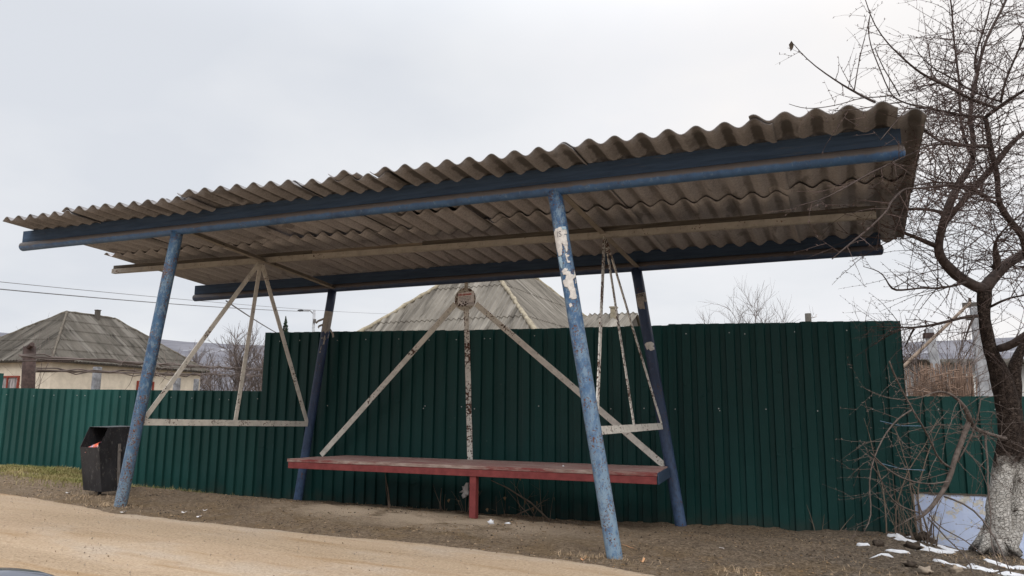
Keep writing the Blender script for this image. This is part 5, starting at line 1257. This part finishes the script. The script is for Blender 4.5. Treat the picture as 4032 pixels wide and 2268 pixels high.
# snow patches by the wall and tree foot
sn = MB(); rn = random.Random(12)
for (x, y, a, b, an) in ((6.02, 2.55, .10, .035, -.3), (6.16, 2.44, .20, .05, -.35), (6.30, 2.62, .24, .045, .08), (6.36, 2.30, .15, .08, .2), (6.48, 2.66, .14, .03, .1), (6.27, 1.95, .16, .05, 0), (5.99, 1.5, .10, .028, .1), (5.87, 1.22, .10, .022, .2), (6.30, 1.2, .13, .03, -.35), (6.50, 1.18, .11, .09, -.4), (6.68, 1.42, .17, .05, -.2), (6.64, 1.06, .10, .03, 0), (6.80, 1.5, .16, .05, .2), (7.0, 2.6, .3, .12, .1), (6.85, 2.2, .14, .05, .5), (7.15, 1.6, .2, .1, .2), (5.75, 1.85, .06, .03, 0), (6.98, 1.1, .2, .05, .1)):
    n = 40; ring = []; c_, s_ = math.cos(an), math.sin(an)
    for lv_ in (0, .55, .85, 1.0):
        for q in range(n):
            t = 2 * math.pi * q / n; k = 1 + .38 * mnoise.noise(Vector((math.cos(t) * 1.6, math.sin(t) * 1.6, x * 7))) + .22 * mnoise.noise(Vector((math.cos(t) * 4.5, math.sin(t) * 4.5, y * 9)))
            u = .85 * a * k * lv_ * math.cos(t); v = .8 * b * k * lv_ * math.sin(t)
            px, py = x + u * c_ - v * s_, y + u * s_ + v * c_
            sn.v.append((px, py, G(px, py) + .016 * (1 - lv_ ** 2) - .006 * (lv_ == 1) + .004 * (lv_ < 1)))
    o = len(sn.v) - 4 * n
    for L2 in range(3):
        for q in range(n): sn.f.append((o + L2 * n + q, o + L2 * n + (q + 1) % n, o + (L2 + 1) * n + (q + 1) % n, o + (L2 + 1) * n + q))
o = tag(sn.build('snow', M['snow'], None, True), 'thin melting snow patches round the tree foot and along the blue wall', None, None, 'stuff'); o['category'] = 'snow'

# individual litter
def lump(name, label, cat, p, r, mat, seed, rough=.4, z=0.0):
    x, y = p; zz = (z if z else G(x, y) if y > edge(x) else G0(x, y) + .01)
    o = MB().blob((x, y, zz + (r[2] if isinstance(r, tuple) else r) * .6), r, seed, 10, 7, rough).build(name, mat, None, True)
    return tag(o, label, cat)
lump('snow_lump', 'round lump of snow on the soil in front of the bench right of its leg', 'snow lump', (2.84, 1.02), (.026, .022, .022), M['snow'], 3)
lump('snow_crumb', 'flat crumbs of snow under the bench beside the brambles', 'snow lump', (2.93, 1.17), (.03, .012, .008), M['snow'], 5)
lump('paper_crumple', 'crumpled white paper caught in the dead weed behind the bench leg', 'paper', (2.02, 2.12), (.042, .03, .05), M['paper_white'], 8, .7, .14)
lump('snow_crumb', 'tiny white crumb lying on the right part of the bench seat', 'snow lump', (3.23, 1.75), (.010, .010, .008), M['snow'], 9, .4, .476)
def scrap(label, x, y, a, b, an, mat, name='paper_scrap', cat='paper scrap', curl=.01):
    c_, s_ = math.cos(an), math.sin(an); mb = MB(); n = 5; a *= .72; b *= .72
    for i in range(n + 1):
        u = (i / n - .5) * a
        for v in (-b / 2, b / 2):
            px, py = x + u * c_ - v * s_, y + u * s_ + v * c_
            mb.v.append((px, py, (G(px, py) if y > edge(x) else G0(px, py) + .01) + .008 + curl * (i / n - .4) ** 2 * 4))
    mb.f = [(2 * i, 2 * i + 2, 2 * i + 3, 2 * i + 1) for i in range(n)]
    o = mb.build(name, mat); sd = o.modifiers.new('thickness', 'SOLIDIFY'); sd.thickness = .0015
    return tag(o, label, cat)
scrap('crumpled pale scrap at the road edge right below the front left post', -.10, -.235, .07, .04, .2, M['paper'])
scrap('flat white scrap on the soil to the right of the front left post', .33, .03, .06, .03, .3, M['paper_white'])
scrap('white scrap nearest the road edge left of the bench', .60, -.06, .055, .035, -.1, M['paper_white'])
scrap('small white scrap on the soil below the left end of the bench', .36, .24, .05, .03, .8, M['paper_white'])
scrap('pale scrap lying left of the litter bin', -1.75, .45, .07, .03, .4, M['paper'])
scrap('white cigarette end alone on the soil right of the front right post', 4.80, .88, .05, .018, 0.0, M['paper_white'], 'cigarette_end', 'cigarette end', 0)
scrap('orange brown splinter of wood beside the front right post', 4.16, .63, .14, .016, -.35, M['butt'], 'wood_splinter', 'splinter', 0)
scrap('orange leaf at the road edge left of the front right post foot', 4.06, -.10, .05, .025, .1, M['butt'], 'fallen_leaf', 'leaf', .02)
scrap('light brown leaf right of the front right post foot', 4.42, .05, .045, .022, 1.0, M['butt'], 'fallen_leaf', 'leaf', .015)
scrap('orange stub at the bottom edge of the soil far right of the post', 5.15, .10, .04, .02, -.3, M['butt'], 'cigarette_end', 'cigarette end', 0)
scrap('pale stub on the soil at the bottom edge below the fence', 4.90, .0, .06, .018, .1, M['straw'], 'wood_splinter', 'splinter', 0)
scrap('long thin twig on the soil in front of the left half of the bench', 1.82, .72, .24, .010, .15, M['dry_twig'], 'twig', 'twig', 0)
for lab, x, y, r in (('dark clod on the soil in front of the snow by the tree', 6.05, .98, .03), ('ochre stone on the soil below the tree', 6.12, .80, .035), ('black clod right of the ochre stone', 6.3, .86, .03), ('dark mound of earth at the foot of the pale blue wall', 6.22, 2.66, .07), ('dark dung like clods beside the snow patch', 6.12, 2.05, .05), ('black crumbs of earth left of the snow patch', 5.86, 1.95, .04)):
    lump('stone' if 'stone' in lab else 'clod', lab, 'stone' if 'stone' in lab else 'clod', (x, y), (r * 1.3, r, r * .7), M['pebble'] if 'stone' in lab else M['clod'], int(x * 100), .6)

# ------------------------------------------------------------------ houses behind the fences
def hip_house(P, phi, w, L, ze, zr, mats, over=.28, rows=5, wave=.19):
    """eave rectangle corner P (front right), d1 runs back, d2 runs left; returns dict of points"""
    d1 = Vector((-math.sin(phi), math.cos(phi), 0)); d2 = Vector((-math.cos(phi), -math.sin(phi), 0))
    P = Vector((P[0], P[1], ze)); A = P; B = P + d2 * w; C_ = P + d2 * w + d1 * L; D = P + d1 * L
    RL = P + d1 * (w / 2) + d2 * (w / 2); RL.z = zr; RR = P + d1 * (L - w / 2) + d2 * (w / 2); RR.z = zr
    return A, B, C_, D, RL, RR, d1, d2
def roof_face(mb, e0, e1, t0, t1, wave, rows, amp=.022):
    """corrugated trapezoid from eave e0-e1 up to t0-t1"""
    U = (e1 - e0); W = U.length; U.normalize()
    mid = (t0 + t1) / 2; up = mid - e0; up = up - U * up.dot(U); H = up.length; up.normalize(); N = U.cross(up)
    if N.z < 0: N = -N
    a0 = (t0 - e0).dot(U); a1 = (t1 - e0).dot(U)
    n = int(W / wave * 8); amp = .032
    prev = None
    for i in range(n + 1):
        u = W * i / n
        if u < a0: vt = H * u / a0
        elif u > a1: vt = H * (W - u) / (W - a1)
        else: vt = H
        col = []
        vs = [0.0]
        for r in range(1, rows + 1):
            b = H * r / rows
            vs += [b - .012, b]
        for v in vs:
            vv = min(v, vt)
            step = .022 * (rows - math.floor(min(v, H - .001) / (H / rows) + 1e-6)) if False else 0
            fr = (vv / (H / rows)) % 1.0
            saw = .030 * (1 - fr) + .008 * mnoise.noise(Vector((u * 1.1, vv * 2, 3)))
            p = e0 + U * u + up * vv + N * (amp * math.cos(2 * math.pi * u / wave) + saw)
            if mb.uv is None: mb.uv = []
            mb.uv.append((u + e0.x, vv)); col.append(len(mb.v)); mb.v.append(tuple(p))
        if prev:
            for k in range(len(col) - 1):
                mb.f.append((prev[k], col[k], col[k + 1], prev[k + 1]))
        prev = col
def ridge_caps(mb, pts, r, seed):
    for a, b in pts:
        n = max(4, int((b - a).length / .22)); rn = random.Random(seed)
        mb.tube([a.lerp(b, i / n) + Vector((0, 0, .02 + rn.uniform(-.015, .02))) for i in range(n + 1)], [r * rn.uniform(.75, 1.2) for _ in range(n + 1)], 7)
def make_house(name, label, P, phi, w, L, ze, zr, wall, roof, ridge, over, rows, wave=.19):
    A, B, C_, D, RL, RR, d1, d2 = hip_house(P, phi, w, L, ze, zr, None)
    root = thing(name, label, 'house', ((A + C_) / 2)[:2] + (0,))
    rf = MB()
    for e0, e1, t0, t1 in ((B, A, RL, RL), (A, D, RL, RR), (D, C_, RR, RR), (C_, B, RR, RL)): roof_face(rf, e0, e1, t0, t1, wave, rows)
    ro = rf.build('roof', roof, root); sd = ro.modifiers.new('thickness', 'SOLIDIFY'); sd.thickness = .012
    rc = MB(); ridge_caps(rc, ((A, RL), (B, RL), (C_, RR), (D, RR), (RL, RR)), .055 if ridge is M['ridge_dark'] else .075, 4)
    rco = rc.build('ridge_cap', ridge, None, True); attach(rco, ro)
    a = A - d1 * -over + d2 * over; b = B + d1 * over - d2 * over; c = C_ - d1 * over - d2 * over; d = D - d1 * over + d2 * over
    wm = MB(); z1 = ze + .06
    wm.hexa([(p.x, p.y, -.6) for p in (b, a, d, c)], [(p.x, p.y, z1) for p in (b, a, d, c)])
    wo = wm.build('wall', wall, root)
    so = MB(); so.hexa([(p.x, p.y, ze - .05) for p in (B + d1 * .03 - d2 * .03, A + d1 * .03 + d2 * .03, D - d1 * .03 + d2 * .03, C_ - d1 * .03 - d2 * .03)], [(p.x, p.y, ze - .015) for p in (B + d1 * .03 - d2 * .03, A + d1 * .03 + d2 * .03, D - d1 * .03 + d2 * .03, C_ - d1 * .03 - d2 * .03)])
    so.build('eaves_board', M['old_wood'], root)
    return root, ro, wo, (a, b, c, d), d1, d2, RL, RR
def window(root, c, du, wid, hgt, zc, out, fm, gm, bars=1):
    """c: point on wall plane, du: unit along wall, out: outward normal"""
    c = Vector((c.x, c.y, zc)); z = Vector((0, 0, 1)); fr = MB(); t = .07
    for s in (-1, 1):
        fr.bar(c + du * s * (wid / 2 - t / 2) - z * hgt / 2 + out * .03, c + du * s * (wid / 2 - t / 2) + z * hgt / 2 + out * .03, t, .08, du)
        fr.bar(c - du * (wid / 2 - t) + z * s * (hgt / 2 - t / 2) + out * .03, c + du * (wid / 2 - t) + z * s * (hgt / 2 - t / 2) + out * .03, t, .078, z)
    for q in range(bars):
        x = (q + 1) / (bars + 1) - .5
        fr.bar(c + du * x * wid - z * (hgt / 2 - t) + out * .03, c + du * x * wid + z * (hgt / 2 - t) + out * .03, t * .8, .07, du)
    f = fr.build('window', fm, root)
    g_ = MB(); q = [c + du * s1 * (wid / 2 - t * .5) + z * s2 * (hgt / 2 - t * .5) + out * .015 for s1, s2 in ((-1, -1), (1, -1), (1, 1), (-1, 1))]
    g_.prism(q, out * .004); g_.build('pane', gm, f)
root, ro, wo, (a, b, c, d), d1, d2, RL, RR = make_house('cream_house', 'cream house with a grey brown hipped slate roof beyond the low left fence', (-23.961, 15.613), .084, 6.477, 9.175, 2.971, 5.464, M['cream'], M['roof_left'], M['ridge_dark'], .30, 5, .17)
window(root, a.lerp(d, .58), d1, 1.0, 1.25, 1.72, -d2, M['window_frame'], M['curtain'])
window(root, a.lerp(b, .40), d2, 1.3, 1.3, 1.72, -d1, M['window_frame'], M['curtain'])
window(root, a.lerp(b, .80), d2, 1.3, 1.3, 1.72, -d1, M['window_frame'], M['curtain'])
p = RL.lerp(RR, .55) + Vector((.25, 0, 0))
ch = MB().box((p.x - .09, p.y - .09, p.z - .35), (p.x + .09, p.y + .09, p.z + .24)); ch.box((p.x - .11, p.y - .11, p.z + .242), (p.x + .11, p.y + .11, p.z + .28))
o = ch.build('chimney', M['old_wood'], None); attach(o, ro)
root2, ro2, wo2, cr_, e1, e2, RL2, RR2 = make_house('grey_roof_house', 'house with a pale grey hipped slate roof rising behind the tall fence', (-1.813, 14.302), -.003, 7.88, 12.606, 2.6, 6.273, M['cream'], M['roof_mid'], M['ridge'], .35, 3, .19)
window(root2, cr_[0].lerp(cr_[1], .5), e2, 1.2, 1.2, 1.5, -e1, M['white_frame'], M['glass'])
p = RL2.lerp(RR2, .6)
ch = MB().box((p.x - .25, p.y - .25, p.z - .4), (p.x + .25, p.y + .25, p.z + .7)); o = ch.build('chimney', M['ridge'], None); attach(o, ro2)
# shed with a short stub chimney right of that house
sx, sy = -1.45, 18.6
SD = thing('shed', 'small shed with corrugated roof and stub chimney right of the grey roofed house', 'shed', (sx, sy, 0))
MB().box((sx - .9, sy - .1, -.3), (sx + .52, sy + 2.2, 3.75)).build('wall', M['white_wall'], SD)
rf = MB(); roof_face(rf, Vector((sx - 1.1, sy - .35, 3.55)), Vector((sx + .66, sy - .35, 3.50)), Vector((sx - 1.1, sy + 1.3, 4.36)), Vector((sx + .60, sy + 1.3, 4.32)), .19, 1)
ro3 = rf.build('roof', M['roof_mid'], SD); sd = ro3.modifiers.new('thickness', 'SOLIDIFY'); sd.thickness = .03
rf = MB(); roof_face(rf, Vector((sx + .64, sy + 2.9, 3.55)), Vector((sx - 1.1, sy + 2.9, 3.55)), Vector((sx + .58, sy + 1.33, 4.33)), Vector((sx - 1.1, sy + 1.33, 4.36)), .19, 1)
o = rf.build('roof', M['roof_mid'], SD); sd = o.modifiers.new('thickness', 'SOLIDIFY'); sd.thickness = .03
g_ = MB().prism([(sx + .53, sy - .08, 3.5), (sx + .53, sy + 2.1, 3.5), (sx + .53, sy + 1.3, 4.28)], (-.05, 0, 0)); g_.build('gable', M['old_wood'], SD)
ch = MB().box((sx - .22, sy + .9, 4.0), (sx - .04, sy + 1.1, 4.50)); ch.box((sx - .25, sy + .87, 4.502), (sx - .01, sy + 1.13, 4.55)); o = ch.build('chimney', M['ridge']); attach(o, ro3)
# further grey roof at the extreme left
fr_ = make_house('far_house', 'second grey hipped roof just showing at the far left edge', (-34.0, 18.5), .05, 8, 9, 2.9, 5.0, M['cream'], M['roof_left'], M['ridge_dark'], .3, 4, .25)
# whitewashed house behind the tree
wa = Vector((7.35, 13.1, 0)); wb = Vector((12.5, 14.2, 0)); wd = (wb - wa).normalized(); wnn = Vector((wd.y, -wd.x, 0))
WH = thing('white_house', 'whitewashed house with a dark eave seen between tree trunk and concrete pole', 'house', tuple(wa))
WB = wa + wd * 6 - wnn * 5
WM = MB().hexa([wa + Vector((0, 0, -.5)), wa + wd * 6 + Vector((0, 0, -.5)), wa + wd * 6 - wnn * 5 + Vector((0, 0, -.5)), wa - wnn * 5 + Vector((0, 0, -.5))], [wa + Vector((0, 0, 2.12)), wa + wd * 6 + Vector((0, 0, 2.12)), wa + wd * 6 - wnn * 5 + Vector((0, 0, 2.12)), wa - wnn * 5 + Vector((0, 0, 2.12))]).build('wall', M['white_wall'], WH)
rf = MB(); e0 = wa - wd * .3 + wnn * .35 + Vector((0, 0, 2.06)); e1_ = wa + wd * 6.3 + wnn * .35 + Vector((0, 0, 2.06)); up_ = -wnn * 2.9 + Vector((0, 0, .22))
roof_face(rf, e0, e1_, e0 + up_, e1_ + up_, .19, 2); roof_face(rf, e1_ + up_ * 1.002 - wnn * 2.9 - Vector((0, 0, .22)), e0 + up_ * 1.002 - wnn * 2.9 - Vector((0, 0, .22)), e1_ + up_ * 1.004, e0 + up_ * 1.004, .19, 2)
o = rf.build('roof', M['roof_left'], WH); sd = o.modifiers.new('thickness', 'SOLIDIFY'); sd.thickness = .04
gb = MB().prism([wa + Vector((0, 0, 2.13)), wa - wnn * 5 + Vector((0, 0, 2.13)), wa - wnn * 2.55 + Vector((0, 0, 2.24))], wd * .1).build('gable', M['white_wall'], WH)
window(WH, wa + wd * .75, wd, .9, 1.0, 1.35, wnn, M['white_frame'], M['curtain'], 2)
window(WH, wa + wd * 2.6, wd, .9, 1.0, 1.35, wnn, M['white_frame'], M['curtain'], 2)

# ------------------------------------------------------------------ poles, wires, trellis
def pole(name, label, cat, pts, rad, mat, n=10): return tag(MB().tube(pts, rad, n).build(name, M[mat], None, True), label, cat)
o = pole('rusty_pipe_post', 'thick rusty brown pipe standing behind the low fence at the left', 'post', [(-9.93, 5.44, -.2), (-9.93, 5.40, 1.2), (-9.9, 5.30, 2.27)], [.13, .13, .12], 'rust', 14)
MB().tube([(-9.86, 5.25, 2.23), (-9.70, 5.22, 2.30)], .05, 8).build('stub', M['rust'], o)
for lab, x, y, zt_, r in (('mottled grey square trellis post in front of the cream house', -8.68, 5.98, 1.86, .07), ('slim grey trellis post behind the left truss of the shelter', -12.0, 11.1, 1.9, .08), ('thin pale trellis post at the right end of the grape wires', -14.67, 14.35, 2.05, .07)):
    mb = MB(); mb.hexa([(x - r, y - r, -.2), (x + r, y - r, -.2), (x + r, y + r, -.2), (x - r, y + r, -.2)], [(x - r * .9, y - r * .9, zt_), (x + r * .9, y - r * .9, zt_), (x + r * .9, y + r * .9, zt_), (x - r * .9, y + r * .9, zt_)])
    tag(mb.build('trellis_post', M['grey_post'], None, False, .01), lab, 'post', 'posts of the grape trellis')
rn = random.Random(14)
for lab, a, b, r in (('upper grey rail of the grape trellis', (-6.5, 2.9, 1.82), (-15.5, 18.3, 2.60), .02), ('lower rail of the grape trellis carrying old vine canes', (-6.8, 3.4, 1.62), (-15.5, 18.4, 2.36), .018)):
    a = Vector(a); b = Vector(b); n = 24
    mb = MB().tube([a.lerp(b, i / n) + Vector((0, 0, .02 * nz(i * .6, r * 100))) for i in range(n + 1)], r, 7)
    for k in range(3):
        mb.tube([a.lerp(b, i / n) + Vector((rn.uniform(-.05, .05), 0, rn.uniform(-.08, .06))) for i in range(n + 1)], .012, 5)
    tag(mb.build('trellis_rail', M['far_twig']), lab, 'rail')
vm = MB()
for i in range(46):
    t = rn.uniform(.2, 1.0); p = Vector((-6.5, 2.9, 1.72)).lerp(Vector((-15.5, 18.3, 2.45)), t)
    shoot(vm, p, Vector((rn.uniform(-.5, .5), rn.uniform(-.5, .5), rn.uniform(-1, .7))).normalized(), rn.uniform(.3, .9), .010, rn, 1.5, -.4, 4)
tag(vm.build('grape_vine', M['far_twig']), 'tangled bare grape vine on the trellis rails before the cream house', 'vine')
# overhead wires
def wire(label, a, b, sag, r):
    a = Vector(a); b = Vector(b); n = 24
    return tag(MB().tube([a.lerp(b, i / n) + Vector((0, 0, -sag * 4 * (i / n) * (1 - i / n))) for i in range(n + 1)], r, 5).build('overhead_wire', M['wire'], None, True), label, 'wire')
wire('thick lower overhead cable running from the left edge to the street lamp', (-10.9, 2.1, 3.36), (-20.1, 26.7, 6.15), .12, .014)
wire('thin upper overhead wire crossing the sky at the left', (-10.9, 2.0, 3.50), (-23.2, 39.0, 7.66), .15, .008)
wire('dark drop cable slanting down behind the left truss', (-3.10, 3.80, 2.66), (-8.3, 11.0, 3.02), .02, .012)
SL = thing('street_lamp', 'slender grey street lamp far off to the left of the tall fence', 'street lamp', (-19.9, 26.85, 0))
MB().tube([(-19.9, 26.85, -.3), (-19.9, 26.85, 6.22)], [.10, .07], 10).build('pole', M['concrete'], SL, True)
MB().tube([(-19.9, 26.85, 6.0), (-20.15, 26.80, 6.22), (-20.55, 26.72, 6.24)], [.025, .025, .02], 8).build('arm', M['grey_steel'], SL, True)
MB().blob((-20.68, 26.70, 6.23), (.2, .09, .06), 2, 10, 6, 0).build('lamp_head', M['rubber'], SL, True)
MB().box((-19.87, 26.75, 5.55), (-19.75, 26.85, 5.75)).build('bracket', M['grey_steel'], SL)
o = pole('wooden_pole', 'dark top of a wooden pole above the tall fence at the right', 'pole', [(4.15, 26.7, -.3), (4.15, 26.7, 4.92)], [.13, .12], 'old_wood')
MB().tube([(4.28, 26.7, 4.75), (4.45, 26.6, 4.78), (4.45, 26.6, 4.86)], .025, 6).build('insulator', M['paper_white'], o)
CP = thing('concrete_pole', 'pale concrete utility pole behind the fence just left of the tree trunk', 'utility pole', (7.92, 11.35, 0))
mb = MB(); mb.hexa([(7.80, 11.2, -.3), (8.06, 11.2, -.3), (8.06, 11.5, -.3), (7.80, 11.5, -.3)], [(7.74, 10.9, 2.95), (7.92, 10.9, 2.95), (7.92, 11.1, 2.95), (7.74, 11.1, 2.95)])
mb.build('shaft', M['concrete'], CP, False, .02)
MB().box((7.66, 10.86, 2.72), (7.735, 11.06, 2.80)).build('bracket', M['old_wood'], CP)
MB().bar((7.62, 10.98, 2.99), (8.02, 10.98, 2.99), .09, .08, (0, 0, 1)).build('cap_timber', M['old_wood'], CP)
MB().tube([(7.74, 10.95, 3.03), (7.74, 10.95, 3.12)], [.03, .02], 8).build('insulator', M['clod'], CP)
CP2 = thing('concrete_pole', 'shorter leaning concrete pole right of the tall fence corner', 'utility pole', (7.22, 10.9, 0))
mb = MB(); mb.hexa([(7.24, 10.85, -.3), (7.42, 10.85, -.3), (7.42, 11.05, -.3), (7.24, 11.05, -.3)], [(6.94, 10.6, 2.55), (7.09, 10.6, 2.55), (7.09, 10.75, 2.55), (6.94, 10.75, 2.55)])
mb.build('shaft', M['concrete'], CP2, False, .02)
MB().box((6.92, 10.585, 2.38), (7.10, 10.765, 2.47)).build('clamp', M['rust'], CP2)
pole('slanting_timber', 'pale timber slanting down from the concrete pole to the fence corner', 'timber', [(7.46, 8.63, 2.73), (7.15, 8.25, 2.42), (6.5, 7.45, 1.78), (6.0, 6.8, 1.25)], [.022, .024, .024, .024], 'dry_twig')
# stack of dry reeds and stalks behind the low right fence
rn = random.Random(17); rm = MB()
for i in range(420):
    x = 6.34 + .60 * rn.random() if rn.random() < .93 else rn.uniform(6.8, 7.1); y = 4.9 + (x - 6.38) * .35 + rn.uniform(0, .7); h = rn.uniform(1.05, 1.62) if x < 6.95 else rn.uniform(.8, 1.25) + .2 * nz(x, y, 3) + .15 * math.exp(-((x - 6.8) / .5) ** 2)
    p = Vector((x, y, .0)); q = p + Vector((rn.uniform(-.12, .12), rn.uniform(-.1, .1), h)); mdl = p.lerp(q, .6) + Vector((rn.uniform(-.04, .04), 0, 0))
    rm.tube([p, mdl, q], [.009, .008, .004], 4, False)
for i in range(120):
    x = rn.uniform(6.36, 6.9); y = 4.85 + (x - 6.38) * .35; z = rn.uniform(.9, 1.5)
    p = Vector((x, y, z)); rm.tube([p, p + Vector((rn.uniform(-.18, .18), rn.uniform(-.05, .05), rn.uniform(-.06, .06)))], [.006, .004], 4, False)
tag(rm.build('reed_stack', M['reed']), 'straw coloured stack of dry reeds and maize stalks behind the low right fence', 'reed stack')
# bare shrubs and trees in the distance
def bare_tree(name, label, x, y, h, spread, n, seed, r0=.05, z0=0.0, mat='far_twig', group=None, levels=3, up=.8):
    rn = random.Random(seed); mb = MB()
    def rec(p, d, ln, r, lv):
        kids = []
        shoot(mb, p, d, ln, r, rn, rn.uniform(0, .5), .25, 5 if lv > 1 else 3, 0, None, kids)
        if lv <= 0: return
        for (q, dd, l2, r2, t) in kids:
            if t > .18 and rn.random() < .55 * min(1, .35 / (ln / max(3, int(ln / .09))) * .25):
                o = ortho(dd, rn); nd = (dd * .8 + o * rn.uniform(.4, .9)); nd.z += .15; nd.normalize()
                rec(q, nd, ln * rn.uniform(.3, .6), r * .55, lv - 1)
    tr_ = MB()
    for i in range(n):
        a = rn.uniform(0, 6.28); s = spread * rn.random()
        d = Vector((math.cos(a) * s, math.sin(a) * s, up)).normalized()
        rec(Vector((x + math.cos(a) * .15 * spread, y + math.sin(a) * .15 * spread, z0)), d, h * rn.uniform(.65, 1.0), r0, levels)
    root = thing(name, label, 'tree' if 'tree' in name else 'bush', (x, y, z0), group)
    mb.build('crown', M[mat], root)
    MB().tube([(x, y, z0 - .3), (x, y, z0 + .35)], [r0 * 2.2, r0 * 1.5], 8).build('trunk', M['far_twig'], root)
    return root
bare_tree('bare_tree', 'spreading bare tree in the gap between cream house and tall fence', -28.3, 30.6, 4.3, .75, 7, 3, .06)
bare_tree('bare_tree', 'bare tree with reddish twigs nearest the left edge of the tall fence', -27.3, 33.0, 3.2, .8, 6, 4, .05)
bare_tree('bare_tree', 'bare tree just right of the cream house roof corner', -29.4, 27.4, 3.4, .7, 6, 5, .05)
bare_tree('bare_bush', 'low tangled bushes under the bare trees right of the cream house', -21.5, 24.0, 1.9, 1.3, 10, 6, .025)
bare_tree('bare_tree', 'bare round tree top above the tall fence at the right', 2.32, 25.8, 4.3, .17, 6, 7, .03)
bare_tree('bare_bush', 'reddish brown twiggy bush behind the low right fence', 6.72, 9.4, 2.15, .7, 13, 8, .018)
bare_tree('bare_bush', 'hazy brown thicket beyond the reed stack', 6.3, 16.5, 2.9, 1.1, 16, 9, .03)
bare_tree('bare_tree', 'thin sapling in front of the left hipped roof', -14.2, 8.4, 2.9, .1, 2, 11, .012, levels=1)
SP = thing('spruce', 'dark pointed spruce top showing above the left end of the tall fence', 'tree', (-34.8, 42.0, 0))
MB().tube([(-34.8, 42, -.3), (-34.8, 42, 8.4)], [.2, .02], 8).build('trunk', M['far_twig'], SP)
nd = MB(); rn = random.Random(2)
for i in range(900):
    z = 1.2 + 7.2 * rn.random() ** .8; rad = (8.6 - z) * .24 * rn.uniform(.5, 1.1); a = rn.uniform(0, 6.28)
    c0 = Vector((-34.8 + math.cos(a) * rad * .25, 42 + math.sin(a) * rad * .25, z)); c1 = Vector((-34.8 + math.cos(a) * rad, 42 + math.sin(a) * rad, z - rad * .25))
    w = Vector((-math.sin(a), math.cos(a), 0)) * .09 * (.4 + rad)
    nd.add([c0, c0.lerp(c1, .6) + w, c1, c0.lerp(c1, .6) - w, c0.lerp(c1, .6) + Vector((0, 0, -.12))], [(0, 1, 2, 3), (0, 1, 4), (4, 2, 3)])
nd.build('crown', M['spruce'], SP)

# ------------------------------------------------------------------ the car the view is taken from: only the mirror top shows
CAR = thing('car', 'dark grey car whose rounded wing mirror top shows at the bottom left corner', 'car', (4.2, -4.9, 0))
mc = Vector((4.775, -4.462, .638))
mh = MB(); nn = 20; mmm = 12
for j in range(mmm + 1):
    th = math.pi * j / mmm
    for i in range(nn):
        a = 2 * math.pi * i / nn
        ct, st_ = math.cos(th), math.sin(th)
        sx_ = .150 * (abs(st_ * math.cos(a)) ** .75) * (1 if math.cos(a) > 0 else -1)
        sy_ = .075 * (abs(st_ * math.sin(a)) ** .8) * (1 if math.sin(a) > 0 else -1)
        sz_ = .112 * (abs(ct) ** .8) * (1 if ct > 0 else -1)
        mh.v.append((mc.x + sx_, mc.y + sy_, mc.z + sz_))
for j in range(mmm):
    for i in range(nn): mh.f.append((j * nn + i, (j + 1) * nn + i, (j + 1) * nn + (i + 1) % nn, j * nn + (i + 1) % nn))
mo = mh.build('wing_mirror', M['car_paint'], CAR, True)
attach(MB().prism([(mc.x + .12, mc.y - .055, mc.z - .06), (mc.x + .12, mc.y + .055, mc.z - .06), (mc.x + .12, mc.y + .055, mc.z + .07), (mc.x + .12, mc.y - .055, mc.z + .07)], (.012, 0, 0)).build('mirror_glass', M['mirror']), mo)
attach(MB().tube([(mc.x, mc.y - .03, mc.z - .09), (mc.x + .03, -4.70, mc.z - .10), (mc.x + .05, -4.80, mc.z - .08)], [.028, .03, .035], 12).build('mirror_arm', M['rubber'], None, True), mo)
dr = MB(); nx_, nz_ = 24, 10
for i in range(nx_ + 1):
    x = lerp(4.0, 5.25, i / nx_)
    for j in range(nz_ + 1):
        v = j / nz_; z = lerp(.20, .62, v)
        dr.v.append((x, -4.80 + .05 * math.sin(v * math.pi * .9) - .02, z))
dr.f = [(i * (nz_ + 1) + j, (i + 1) * (nz_ + 1) + j, (i + 1) * (nz_ + 1) + j + 1, i * (nz_ + 1) + j + 1) for i in range(nx_) for j in range(nz_)]
o = dr.build('door', M['car_paint'], CAR, True); sd = o.modifiers.new('thickness', 'SOLIDIFY'); sd.thickness = .03
